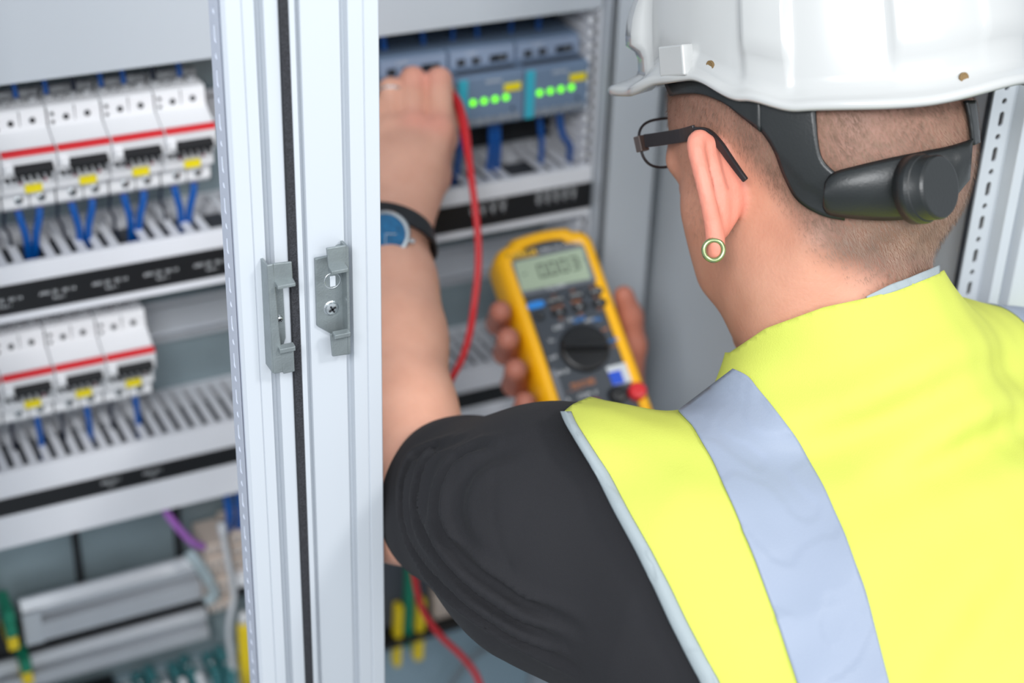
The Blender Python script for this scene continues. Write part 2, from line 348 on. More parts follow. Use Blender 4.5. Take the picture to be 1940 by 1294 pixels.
# ---- circuit breakers
def make_breaker(loc, label):
    t = thing('circuit_breaker', loc, label, 'circuit breaker', 'white two-pole circuit breakers')
    X, Y, Z = loc; w = 0.0407
    def pr(pts, x0, x1, **k): return MB().prism([(X + x0, a, Z + c) for a, c in pts], (x1 - x0, 0, 0))
    # side profile, heights above the lower edge: 0.088 tall in all
    prof = [(YP - 0.012, 0.0), (1.190, 0.0), (1.186, 0.004), (1.186, 0.0165), (1.176, 0.0195), (1.174, 0.034), (1.166, 0.037), (1.1625, 0.0555), (1.172, 0.0585), (1.186, 0.066), (1.187, 0.079), (1.190, 0.0815), (YP - 0.012, 0.0815)]
    h = obj('housing', pr(prof, 0, w), 'breaker_white', t, bevel=0.0007)
    st = [(1.1615, 0.0565), (1.1606, 0.0530), (1.1640, 0.0530), (1.1640, 0.0568)]
    obj('red_stripe', pr([(1.1668, 0.0586), (1.1618, 0.0568), (1.1613, 0.0550), (1.1665, 0.0550)], 0.0006, w - 0.0006), 'red_plastic', t)
    # dark seam between the poles and at the unit edge
    s = MB()
    for xs in (0.0203, w - 0.0003):
        s.box(X + xs, X + xs + 0.0005, 1.1862, 1.19, Z + 0.062, Z + 0.0800)
        s.box(X + xs, X + xs + 0.0005, 1.1852, 1.19, Z + 0.002, Z + 0.016)
    obj('seam', s, 'dark_gap', t)
    # black toggles
    g = MB(); 
    for x0, x1 in ((0.0085, 0.0372),):
        g.prism([(X + x0, 1.1662, Z + 0.0390), (X + x0, 1.1595, Z + 0.0402), (X + x0, 1.1590, Z + 0.0440), (X + x0, 1.1655, Z + 0.0485)], (x1 - x0, 0, 0))
    obj('toggle', g, 'black_plastic', t, bevel=0.0006)
    g = MB()
    for xs in (0.0015, 0.0065): g.cyl((X + xs + 0.001, 1.1665, Z + 0.036), (X + xs + 0.001, 1.1615, Z + 0.0365), 0.0016, 10)
    for k in range(5): g.box(X + 0.010 + 0.0055 * k, X + 0.0128 + 0.0055 * k, 1.1600, 1.166, Z + 0.0355, Z + 0.0380)
    obj('lever_tips', g, 'dark_gap', t)
    tag(obj('test_button', MB().box(X + 0.0012, X + 0.0075, 1.1605, 1.166, Z + 0.0430, Z + 0.0490), 'breaker_white', t, bevel=0.0004), 'white test button')
    obj('name_tag', MB().box(X + 0.0165, X + 0.0295, 1.1735, 1.1765, Z + 0.0195, Z + 0.0262), 'label_yellow', t, bevel=0.0006)
    obj('indicator', MB().box(X + 0.0125, X + 0.0145, 1.1738, 1.1755, Z + 0.0275, Z + 0.0302), 'dark_red', t)
    obj('indicator', MB().box(X + 0.0312, X + 0.0332, 1.1738, 1.1755, Z + 0.0275, Z + 0.0302), 'dark_red', t)
    # sockets in the upper face and screws in the lower
    for xs, zz, r in ((0.0035, 0.0755, 0.0014), (0.0035, 0.0690, 0.0014), (0.0138, 0.0720, 0.0023), (0.0300, 0.0725, 0.0023)):
        o = MB().cyl((X + xs, 1.1872, Z + zz), (X + xs, 1.1856, Z + zz), r, 14)
        obj('socket', o, 'dark_gap', t)
    for xs in (0.0125, 0.030):
        o = MB().lathe((X + xs, 1.1862, Z + 0.0095), (0, -1, 0), [(0.0034, 0), (0.0034, 0.0008), (0.0024, 0.0012), (0.0, 0.0012)], 14)
        sc = obj('screw', o, 'bright_steel', t); obj('screw_slot', MB().box(X + xs - 0.0022, X + xs + 0.0022, 1.1846, 1.1852, Z + 0.0090, Z + 0.0100), 'dark_gap', sc)
    # top screws and comb terminals, seen from above
    g = MB()
    for xs in (0.0052, 0.0140, 0.0245, 0.0345): g.lathe((X + xs, 1.2000 + (xs * 0.1), Z + 0.0812), (0, 0, 1), [(0.0040, 0), (0.0040, 0.0035), (0.003, 0.0045), (0, 0.0045)], 12)
    g.box(X + 0.001, X + w - 0.001, 1.208, 1.212, Z + 0.0815, Z + 0.0890)
    obj('terminal_screws', g, 'terminal_grey', t)
    return t
NTH = ['first', 'second', 'third', 'fourth', 'fifth', 'sixth']
b0 = None
def place_breaker(x, z, label):
    global b0
    if b0 is None: b0 = make_breaker((x, 1.25, z), label); return b0
    c = copy_tree(b0); c.location = (x, 1.25, z); c['label'] = label; return c
for k in range(5):
    place_breaker(0.3455 - 0.0415 * (k + 1) + 0.0008, 1.216, 'white two-pole circuit breaker with red stripe, ' + NTH[k] + ' from the right in the upper row')
for k in range(4):
    place_breaker(0.2825 - 0.0415 * (k + 1) + 0.0008, 1.029, 'white two-pole circuit breaker with red stripe, ' + NTH[k] + ' from the right in the lower row')

# ---- blue-grey modules with turquoise bar and four green lamps
def make_module(x, label):
    w = 0.0628; t = thing('supply_module', (x, YP, 1.232), label, 'electronic module', 'blue-grey modules with green lamps')
    prof = [(1.243, 1.233), (1.172, 1.233), (1.170, 1.2355), (1.170, 1.277), (1.173, 1.2795), (1.187, 1.2797), (1.190, 1.282), (1.190, 1.2965), (1.193, 1.2985), (1.243, 1.2985)]
    obj('housing', MB().prism([(x, a, c) for a, c in prof], (w, 0, 0)), 'module_blue', t, bevel=0.0007)
    obj('connector_bar', MB().box(x + 0.001, x + w - 0.001, 1.1872, 1.191, 1.2822, 1.2965), 'module_light', t, bevel=0.0006)
    for xs, ww in ((0.0075, 0.0075), (0.0215, 0.0075), (0.0385, 0.0165)):
        g = MB().box(x + xs, x + xs + ww, 1.1862, 1.1880, 1.2840, 1.2895)
        s = obj('plug_socket', g, 'black_plastic', t)
        obj('contact', MB().box(x + xs + ww * 0.60, x + xs + ww * 0.72, 1.1856, 1.1865, 1.2855, 1.288), 'terminal_grey', s)
    obj('vent_slots', (lambda m: [m.box(x + 0.003 + 0.0025 * k, x + 0.0042 + 0.0025 * k, 1.176, 1.1860, 1.2795, 1.2803) for k in range(23)] and m)(MB()), 'duct_dark', t)
    obj('turquoise_bar', MB().box(x + 0.001, x + 0.0095, 1.1682, 1.1712, 1.2345, 1.2775), 'turquoise', t, bevel=0.0008)
    for k in range(4):
        o = MB().lathe((x + 0.0150 + 0.0104 * k, 1.1702, 1.2562 + 0.0002 * k), (0, -1, 0), [(0.0029, 0), (0.0029, 0.0006), (0.0022, 0.0011), (0, 0.0012)], 12)
        obj('lamp', o, 'led_green', t)
    obj('name_tag', MB().box(x + 0.0440, x + 0.0600, 1.1685, 1.1705, 1.2622, 1.2690), 'label_yellow', t, bevel=0.0006)
    text('maker_lettering', 'SIEMENS', (x + 0.0340, 1.1697, 1.2730), (1, 0, 0), (0, 0, 1), 0.0042, 'text_white', t)
    text('small_lettering', 'SITOP', (x + 0.0205, 1.1868, 1.2935), (1, 0, 0), (0, 0, 1), 0.0036, 'text_white', t)
    obj('keyhole', MB().cyl((x + 0.053, 1.1698, 1.246), (x + 0.053, 1.1708, 1.246), 0.0018, 12), 'dark_gap', t)
    for k in range(7):
        g = MB().box(x + 0.0125 + 0.0070 * k, x + 0.0165 + 0.0070 * k, 1.1690, 1.1705, 1.2360, 1.2415); obj('terminal', g, 'terminal_grey', t)
    return t
m0 = make_module(0.6210, 'blue-grey module with four green lamps, next to the vertical duct')
for x, lb in ((0.5572, 'blue-grey module with four green lamps, right beside the hand and red lead'), (0.4934, 'blue-grey module mostly hidden by the hand, leftmost of three')):
    c = copy_tree(m0); c.location = (x, YP, 1.232); c['label'] = lb
# low grey module behind the fist, at the far left of the right bay
gm = thing('terminal_module', (0.455, YP, 1.232), 'small grey terminal module behind the fist beside the white post', 'electronic module')
obj('housing', MB().prism([(0.43, a, c) for a, c in [(1.243, 1.233), (1.18, 1.233), (1.18, 1.28), (1.2, 1.296), (1.243, 1.296)]], (0.06, 0, 0)), 'terminal_grey', gm, bevel=0.001)
obj('terminal_lip', (lambda m: [m.box(0.434 + 0.009 * k, 0.440 + 0.009 * k, 1.186, 1.205, 1.288, 1.2975) for k in range(6)] and m)(MB()), 'breaker_white', gm)

# ---- wires
def wire(pts, r, m, label, cat='wire', group=None, name='wire', n=8, ferrule=None):
    o = obj(name, MB().tube(spline(pts, 6), r, n), m, smooth=True) if not ferrule else None
    if ferrule:
        t = thing(name, pts[0], label, cat, group)
        obj('insulation', MB().tube(spline(pts, 6), r, n), m, t, smooth=True)
        a = np.array(pts[0]); d = _unit(np.array(pts[1]) - a)
        obj('ferrule', MB().cyl(a - d * 0.001, a + d * 0.004, r * 1.12, 10), ferrule, t, smooth=False)
        return t
    return tag(o, label, cat, group)
SIDE = ['left', 'right']
# below the upper row: two thick blue wires per breaker, falling into the duct
for k in range(5):
    bx = 0.3455 - 0.0415 * (k + 1) + 0.0008
    for s, xs in enumerate((0.0125, 0.030)):
        X = bx + xs; j = [0.004, -0.006][s]
        wire([(X, 1.199, 1.2165), (X + j * .3, 1.196, 1.205), (X + j, 1.197, 1.188), (X + j * 1.2, 1.205, 1.162)], 0.0031, 'blue_wire',
             'blue wire under the ' + NTH[k] + ' upper breaker from the right, ' + SIDE[s] + ' pole', group='blue wires under the upper breakers', ferrule='dark_red')
    X = bx + 0.0035
    wire([(X, 1.199, 1.2165), (X - .002, 1.2, 1.2), (X + .002, 1.206, 1.188), (X + .004, 1.21, 1.16)], 0.0013, 'dark_wire', 'thin dark blue wire at the left edge of the ' + NTH[k] + ' upper breaker from the right', group='thin wires under the upper breakers')
for k in range(4):
    bx = 0.2825 - 0.0415 * (k + 1) + 0.0008
    X = bx + 0.0285
    wire([(X, 1.199, 1.030), (X, 1.197, 1.018), (X + 0.001, 1.200, 1.003), (X + 0.002, 1.205, 0.975)], 0.0027, 'blue_wire', 'blue wire dropping from the ' + NTH[k] + ' breaker from the right in the lower row', group='blue wires under the lower breakers')
    X = bx + 0.009
    wire([(X, 1.199, 1.030), (X - .002, 1.2, 1.012), (X + 0.001, 1.206, 0.975)], 0.0016, 'dark_wire', 'thin dark wire under the ' + NTH[k] + ' lower breaker from the right', group='thin wires under the lower breakers')
# above the upper row, up behind the cover panel
kk = 0
for k in range(5):
    bx = 0.3455 - 0.0415 * (k + 1) + 0.0008
    for s, xs in enumerate((0.0052, 0.0245)):
        X = bx + xs + 0.002 * math.sin(3 * k + s)
        wire([(X, 1.2045, 1.3005), (X - 0.001, 1.207, 1.315), (X - 0.006, 1.215, 1.335), (X - 0.004, 1.22, 1.38)], 0.0022, 'blue_wire' if (k + s) % 3 else 'dark_wire',
             'wire above the ' + NTH[k] + ' upper breaker from the right, ' + SIDE[s] + ' pole', group='wires above the upper breakers')
for i, (X, dx, r) in enumerate(((0.452, .004, .0022), (0.468, -.004, .0022), (0.509, -.004, .003), (0.545, -.003, .0024), (0.572, .002, .002), (0.596, -.003, .0022), (0.628, .002, .002), (0.655, .002, .0024))):
    wire([(X, 1.212, 1.297), (X + dx * .5, 1.214, 1.315), (X + dx * 1.5, 1.222, 1.335), (X + dx, 1.225, 1.38)], r, 'blue_wire', NTH[i % 6] + (' blue wire above the modules counted from the post' if i < 6 else ' from the vertical duct of the two blue wires above the right module'), group='blue wires above the modules')
for i, (X, dx, r) in enumerate(((0.5715, 0.0, .0026), (0.6020, .001, .003), (0.6080, .002, .003), (0.6500, .004, .0026))):
    wire([(X, 1.195, 1.2345), (X, 1.193, 1.22), (X + dx, 1.195, 1.195), (X + dx * 2, 1.205, 1.162)], r, 'blue_wire', ['blue wire below the middle module behind the red lead', 'left one of the paired blue wires between the two modules', 'right one of the paired blue wires between the two modules', 'blue wire below the module nearest the vertical duct'][i], group='blue wires under the modules', ferrule='dark_red')
wire([(0.548, 1.195, 1.235), (0.549, 1.193, 1.21), (0.552, 1.192, 1.19), (0.556, 1.2, 1.162)], 0.0036, 'blue_wire', 'thick blue wire just right of the wrist falling to the duct', group='blue wires under the modules')
wire([(0.664, 1.185, 1.232), (0.672, 1.19, 1.205), (0.683, 1.195, 1.19), (0.688, 1.205, 1.165)], 0.003, 'blue_wire', 'blue wire slanting to the foot of the vertical duct', group='blue wires under the modules')

# ---- lower left: terminals, cables, clear parts
tb = thing('terminal_block', (0.335, 1.24, 0.78), 'beige terminal block stack at the end of the aluminium rail', 'terminal block')
for k in range(6):
    z = 0.846 - k * 0.0128; y = 1.205 - 0.004 * (k % 2)
    s = obj('terminal_tier', MB().box(0.322, 0.346, y, 1.245, z - 0.0112, z), 'beige_plastic', tb, bevel=0.001)
    g = MB()
    for q in range(4): g.box(0.3238 + q * 0.0056, 0.3268 + q * 0.0056, y - 0.0004, y + 0.002, z - 0.0092, z - 0.0055)
    obj('wire_hole', g, 'terminal_grey', s)
tb = thing('terminal_block', (0.365, 1.24, 0.78), 'second beige terminal block beside the perforated white post', 'terminal block')
for k in range(4):
    z = 0.852 - k * 0.0145
    s = obj('terminal_tier', MB().box(0.347, 0.371, 1.206, 1.245, z - 0.0125, z), 'beige_plastic', tb, bevel=0.001)
    g = MB()
    for q in range(4): g.box(0.3488 + q * 0.0056, 0.3518 + q * 0.0056, 1.2056, 1.208, z - 0.0096, z - 0.0055)
    obj('wire_hole', g, 'terminal_grey', s)
tag(obj('end_clamp', MB().box(0.349, 0.370, 1.196, 1.24, 0.795, 0.808), 'breaker_white', bevel=0.002), 'white plastic clamp under the second beige terminal block', 'clamp')
tag(obj('black_terminal', MB().box(0.347, 0.372, 1.21, 1.245, 0.772, 0.793), 'black_plastic', bevel=0.002), 'black plug between the beige terminals and the yellow connector', 'plug')
for i, X in enumerate((0.3475, 0.3585)):
    wire([(X, 1.212, 0.852), (X, 1.203, 0.875), (X - 0.001, 1.205, 0.900), (X - .002, 1.218, 0.928)], 0.0042, 'blue_wire', ['left of the two thick blue cables above the beige terminals', 'right of the two thick blue cables above the beige terminals, beside the post'][i], 'cable')
wire([tuple(atY(305, 950, 1.205)), tuple(atY(315, 970, 1.198)), tuple(atY(332, 993, 1.195)), tuple(atY(350, 1013, 1.196)), tuple(atY(366, 1028, 1.198)), tuple(atY(385, 1036, 1.204))], 0.0036, 'purple_wire', 'purple cable curving down to the beige terminal block', 'cable', name='cable')
wire([(0.338, 1.199, 0.872), (0.3385, 1.197, 0.858), (0.341, 1.196, 0.83), (0.345, 1.197, 0.79), (0.339, 1.195, 0.765), (0.3375, 1.198, 0.74), (0.340, 1.2, 0.70), (0.344, 1.2, 0.66)], [0.0042] * 6 + [0.0030] * 37, mat('pale_sleeve', (205, 208, 212), 0.5), 'light grey cable running down over the beige terminals', 'cable', name='cable')
wire([(0.306, 1.204, 0.845), (0.312, 1.199, 0.835), (0.321, 1.197, 0.815), (0.326, 1.197, 0.795), (0.318, 1.198, 0.788)], 0.0055, 'clear_plastic', 'clear plastic loop at the end of the aluminium rail', 'tube', name='clear_tube')
yc = thing('yellow_connector', (0.355, 1.21, 0.66), 'yellow capped connector at the foot of the perforated post', 'connector')
obj('plug_body', MB().lathe((0.3555, 1.205, 0.66), (0, 0, 1), [(0.007, 0), (0.0075, 0.04), (0.0072, 0.082), (0.006, 0.086), (0, 0.087)], 18), 'yellow_plastic', yc, smooth=True)
obj('white_collar', MB().lathe((0.3555, 1.205, 0.746), (0, 0, 1), [(0.0052, 0), (0.0052, 0.008), (0.003, 0.012), (0, 0.012)], 16), 'breaker_white', yc, smooth=True)
for i in range(6):
    if i == 2: continue
    X = 0.138 if i > 2 else 0.146
    tag(obj('ground_terminal', MB().box(X, X + 0.0095, 1.205, 1.24, 0.742 + 0.0145 * i, 0.7555 + 0.0145 * i), 'green_plastic' if i % 3 else 'yellow_plastic', bevel=0.001),
        ('green' if i % 3 else 'yellow') + ' terminal at the left frame edge, ' + NTH[i] + ' from the bottom of its stack', 'terminal', 'terminals at the left frame edge')
# clear screw covers below the rails
tag(obj('black_box', MB().box(0.13, 0.232, 1.19, 1.24, 0.60, 0.700), 'black_plastic', bevel=0.002), 'black box under the lower aluminium rail at the bottom left', 'box')
for i in range(10):
    X = 0.238 + 0.0118 * i; z = 0.690 + 0.004 * (i % 3)
    t = thing('clear_terminal', (X, 1.23, z), 'small translucent teal screw terminal in the row below the lower aluminium rail', 'terminal', 'translucent terminals at the bottom edge')
    obj('housing', MB().box(X, X + 0.0095, 1.195 + 0.012 * (i % 2), 1.24, z - 0.03, z), 'teal_plastic' if i % 3 else 'clear_plastic', t, bevel=0.0012)
    obj('screw', MB().lathe((X + 0.0047, 1.21 + 0.012 * (i % 2), z), (0, 0, 1), [(0.0034, 0), (0.003, 0.0018), (0, 0.002)], 12), 'bright_steel', t, smooth=True)
for i in range(3):
    X = 0.268 + i * 0.016
    tag(obj('bridge_clip', MB().prism([(X, 1.188, 0.712), (X + 0.006, 1.188, 0.712), (X + 0.0135, 1.188, 0.672), (X + 0.0075, 1.188, 0.672)], (0, 0.004, 0)), 'breaker_white', bevel=0.0008), 'white slanted clip lying over the translucent terminals, ' + NTH[i] + ' from the left', 'clip', 'white clips at the bottom edge')
# ---- right bay, behind the sleeve
tag(obj('dark_tray', MB().box(0.40, 0.66, 1.17, 1.25, 0.690, 0.697), 'black_plastic', bevel=0.001), 'black tray edge behind the black sleeve above the blue-grey plate', 'tray')
tag(obj('white_block', MB().box(0.548, 0.60, 1.185, 1.25, 0.697, 0.730), 'beige_plastic', bevel=0.002), 'pale block on the dark tray just under the black sleeve', 'block')
for i, (x0, x1, m, lb) in enumerate(((0.500, 0.507, 'yellow_plastic', 'thin yellow plug standing behind the white post edge'), (0.5225, 0.5315, 'yellow_plastic', 'thick yellow plug under the elbow beside the red lead'), (0.512, 0.519, 'green_plastic', 'green wire clamp between the two yellow plugs'))):
    tag(obj('plug', MB().prism([(x0, 1.175, 0.66 + 0.02 * (i == 2)), (x1, 1.175, 0.66 + 0.02 * (i == 2)), (x1 + 0.003, 1.175, 0.735 + 0.04 * (i == 2)), (x0 + 0.003, 1.175, 0.735 + 0.04 * (i == 2))], (0, 0.012, 0)), m, bevel=0.0015), lb, 'plug')
tag(obj('relay_housing', MB().box(0.455, 0.545, 1.19, 1.25, 0.70, 0.80), 'duct_dark', bevel=0.003), 'dark grey relay housing behind the elbow', 'relay')
wire([(0.575, 1.235, 0.50), (0.585, 1.23, 0.555), (0.615, 1.232, 0.59), (0.65, 1.232, 0.597), (0.68, 1.235, 0.588)], 0.0035, 'cable_grey', 'grey cable loop lying on the blue-grey plate at the bottom', 'cable', name='cable')
tag(obj('lower_plate', MB().box(XL, 0.692, 1.242, 1.2465, 0.1, 0.689), mat('plate_blue', (150, 172, 184), 0.4, metal=0.2, vary=0.05, vscale=6)), 'smooth pale blue-grey plate at the bottom of the right bay', 'mounting plate')

# ------------------------------------------------------------------ front uprights of the cabinet
ZB, ZT = 0.0, 1.98
def upright(pts, m, parent, name='profile'):
    return obj(name, MB().prism([(x, y, ZB) for x, y in pts], (0, 0, ZT - ZB)), m, parent, bevel=0.0004)
ua = thing('cabinet_upright', (0.262, 0.82, 0), 'white cabinet post left of the black gasket, perforated along its left side', 'cabinet post')
A = [(0.2450, 0.802), (0.2465, 0.8), (0.2548, 0.8), (0.2550, 0.8008), (0.2554, 0.8008), (0.2556, 0.8), (0.2620, 0.8), (0.2628, 0.8065), (0.2663, 0.8065), (0.2672, 0.8), (0.2750, 0.8), (0.2758, 0.801), (0.2758, 0.84), (0.264, 0.84), (0.264, 0.820), (0.2440, 0.8200), (0.2440, 0.8035)]
upright(A, 'white_paint', ua)
cells = []; z = 0.0
while z < 1.95: cells += [(0.0125, 0.0180, 0.0042, 0.0042), (0.0125, 0.0180, 0.0042, 0.0105)]; z += 0.025
pf = obj('perforated_flange', MB().perforated((0.2434, 0.8200, 0.0), (0, -1, 0), (0, 0, 1), (1, 0, 0), cells, 0.0006), mat('flange_grey', (196, 202, 216), 0.5), ua)
tag(pf, 'grey perforated edge')
obj('gasket', MB().box(0.2757, 0.2800, 0.7975, 0.84, ZB, ZT), 'foam_black', ua)
ub = thing('cabinet_upright', (0.306, 0.82, 0), 'white cabinet post right of the black gasket, with the larger metal catch', 'cabinet post')
B = [(0.2800, 0.84), (0.2800, 0.7985), (0.2806, 0.7975), (0.2835, 0.7975), (0.2846, 0.8035), (0.2866, 0.8035), (0.2874, 0.8), (0.3098, 0.8), (0.3106, 0.8045), (0.3135, 0.8045), (0.3142, 0.799), (0.3228, 0.799), (0.3230, 0.7998), (0.3235, 0.7998), (0.3237, 0.799), (0.3320, 0.799), (0.3328, 0.8), (0.3328, 0.84)]
upright(B, 'white_paint', ub)

# metal catches screwed to the posts
def zx(px, py, y): p = atY(px, py, y); return (p[0], p[2])
def plate(mb, px_pts, y, th):
    q = [zx(a, b, y) for a, b in px_pts]
    mb.prism([(x, y, z) for x, z in q], (0, th, 0))
def screw(parent, px, py, y, r, name='screw'):
    x, z = zx(px, py, y)
    s = obj(name, MB().lathe((x, y + 0.001, z), (0, -1, 0), [(r * 1.25, 0), (r * 1.25, 0.0006), (r, 0.0012), (r * 0.92, 0.0022), (r * 0.5, 0.0026), (0, 0.0026)], 24), 'bright_steel', parent)
    g = MB()
    for a in (0.5, 0.5 + PI / 2):
        c, q = math.cos(a), math.sin(a); g.frame_box((x, y - 0.0016, z), (c * r * .6, 0, q * r * .6), (-q * r * .13, 0, c * r * .13), (0, 0.0004, 0))
    obj('cross_slot', g, 'dark_gap', s); return s
k1 = obj('catch', (lambda m: (plate(m, [(506, 503), (518, 500), (537, 705), (519, 709)], 0.7880, 0.0016),       # spine standing proud
      plate(m, [(518, 500), (553, 496), (556, 541), (520, 545)], 0.7880, 0.0016),
      plate(m, [(529, 664), (557, 660), (559, 704), (537, 709)], 0.7880, 0.0016)) and m)(MB()), 'zinc', ua, bevel=0.0005)
tag(k1, 'narrow open metal catch')
x0, z0 = zx(521, 533, 0.788); x1, z1 = zx(555, 529, 0.788)
obj('hook', MB().prism([(x0, 0.7885, z0), (x0, 0.7835, z0 - 0.0012), (x0, 0.7835, z0 - 0.0032), (x0, 0.7895, z0 - 0.0032)], (x1 - x0, 0, 0)), 'zinc', k1, bevel=0.0003)
x0, z0 = zx(527, 664, 0.788); x1, z1 = zx(557, 660, 0.788)
obj('hook', MB().prism([(x0, 0.7895, z0 + 0.0028), (x0, 0.7850, z0 + 0.0020), (x0, 0.7850, z0 - 0.0008), (x0, 0.7865, z0 - 0.0012), (x0, 0.7880, z0 + 0.0008)], (x1 - x0, 0, 0)), 'zinc', k1, bevel=0.0003)
x0, z0 = zx(506, 503, 0.788); x1, z1 = zx(519, 709, 0.788)
obj('side_flange', MB().box(x0 + 0.0002, x0 + 0.0016, 0.7885, 0.8, z1 + 0.001, z0 - 0.001), 'zinc', k1)
g = MB(); plate(g, [(522, 545), (536, 543), (541, 640), (530, 672)], 0.7980, 0.0022); obj('base_plate', g, 'zinc', k1)
screw(k1, 529, 604, 0.7975, 0.0019)
g = MB()
plate(g, [(597, 491), (622, 486), (640, 466), (656, 462), (662, 630), (640, 634), (630, 634), (601, 618)], 0.7975, 0.0022)
k2 = obj('catch', g, 'zinc', ub, bevel=0.0004); tag(k2, 'broad metal catch with a cross-head screw')
g = MB(); plate(g, [(619, 471), (656, 465), (658, 510), (623, 514)], 0.7895, 0.0016); obj('upper_tab', g, 'zinc', k2, bevel=0.0004)
g = MB(); plate(g, [(626, 634), (661, 628), (665, 671), (630, 676)], 0.7900, 0.0016); obj('lower_tab', g, 'zinc', k2, bevel=0.0004)
xa, za = zx(655, 466, 0.79); xb, zb = zx(664, 672, 0.79)
obj('side_flange', MB().box(xa, xa + 0.0015, 0.7895, 0.7985, zb + 0.001, za - 0.0005), 'zinc', k2)
x0, z0 = zx(622, 505, 0.7895); x1, _ = zx(654, 500, 0.7895)
obj('hook', MB().prism([(x0, 0.7900, z0 + 0.0005), (x0, 0.7845, z0 - 0.0010), (x0, 0.7845, z0 - 0.0032), (x0, 0.7905, z0 - 0.0032)], (x1 - x0, 0, 0)), 'zinc', k2, bevel=0.0003)
x0, z0 = zx(630, 637, 0.79); x1, _ = zx(660, 632, 0.79)
obj('hook', MB().prism([(x0, 0.7905, z0 + 0.0030), (x0, 0.7860, z0 + 0.0024), (x0, 0.7860, z0 - 0.0002), (x0, 0.7875, z0 - 0.0008), (x0, 0.7890, z0 + 0.0012)], (x1 - x0, 0, 0)), 'zinc', k2, bevel=0.0003)
x, z = zx(630, 532, 0.7975)
obj('hole_rim', MB().lathe((x, 0.7978, z), (0, -1, 0), [(0.0058, 0), (0.0052, 0.0006), (0.0044, 0.0002), (0.004, -0.0005)], 24), 'bright_steel', k2, smooth=True)
obj('hole', MB().box(x - 0.0018, x + 0.0018, 0.7966, 0.7976, z - 0.0036, z + 0.0034), 'white_paint', k2, bevel=0.0010)
screw(k2, 628, 584, 0.7972, 0.0040)

# right-hand front upright, perforated flange facing us, white profile and hinge
uc = thing('cabinet_upright', (0.78, 0.75, 0), 'white perforated cabinet post at the right edge behind the helmet', 'cabinet post')
cells = []; z = 0.0
while z < 1.95: cells += [(0.0125, 0.020, 0.0042, 0.0042), (0.0125, 0.020, 0.0042, 0.0105)]; z += 0.025
obj('perforated_flange', MB().perforated((0.7405, 0.745, 0.0), (1, 0, 0), (0, 0, 1), (0, 1, 0), cells, 0.0014), 'white_paint', uc)
obj('backing', MB().box(0.7485, 0.7605, 0.757, 0.759, 0, 1.95), 'duct_dark', uc)
obj('profile', MB().prism([(x, y, 0) for x, y in [(0.7605, 0.745), (0.7610, 0.735), (0.7700, 0.735), (0.7715, 0.742), (0.7735, 0.742), (0.7745, 0.730), (0.80, 0.730), (0.80, 0.77), (0.7605, 0.77)]], (0, 0, 1.95)), 'white_paint', uc, bevel=0.0005)
hz = atY(1925, 370, 0.73)[2]
obj('hinge', MB().box(0.7765, 0.795, 0.720, 0.731, hz - 0.017, hz + 0.022), 'zinc', uc, bevel=0.001)
obj('hinge_pin', MB().cyl((0.781, 0.718, hz - 0.012), (0.781, 0.718, hz + 0.018), 0.0035, 14), 'bright_steel', uc)
# ------------------------------------------------------------------ organic surfaces: distance fields meshed by surface nets (camera-axes metres)
f32 = np.float32
def rcone(P, a, b, r1, r2):
    a = np.asarray(a, f32); b = np.asarray(b, f32); ba = b - a; l2 = float(ba @ ba) + 1e-12
    t = np.clip(((P - a) @ ba) / l2, 0, 1)
    return np.linalg.norm(P - a - t[:, None] * ba, axis=1) - (r1 + (r2 - r1) * t)
def ell(P, c, r, A=None):
    q = P - np.asarray(c, f32)
    if A is not None: q = q @ np.asarray(A, f32).T
    r = np.asarray(r, f32); k0 = np.linalg.norm(q / r, axis=1); k1 = np.linalg.norm(q / (r * r), axis=1) + 1e-9
    return k0 * (k0 - 1) / k1
def smin(a, b, k):
    h = np.clip(0.5 + 0.5 * (b - a) / k, 0, 1); return b * (1 - h) + a * h - k * h * (1 - h)
def smax(a, b, k): return -smin(-a, -b, k)
def chain(P, pts, k=0.0):
    d = None
    for (a, ra), (b, rb) in zip(pts[:-1], pts[1:]):
        e = rcone(P, a, b, ra, rb); d = e if d is None else (smin(d, e, k) if k else np.minimum(d, e))
    return d
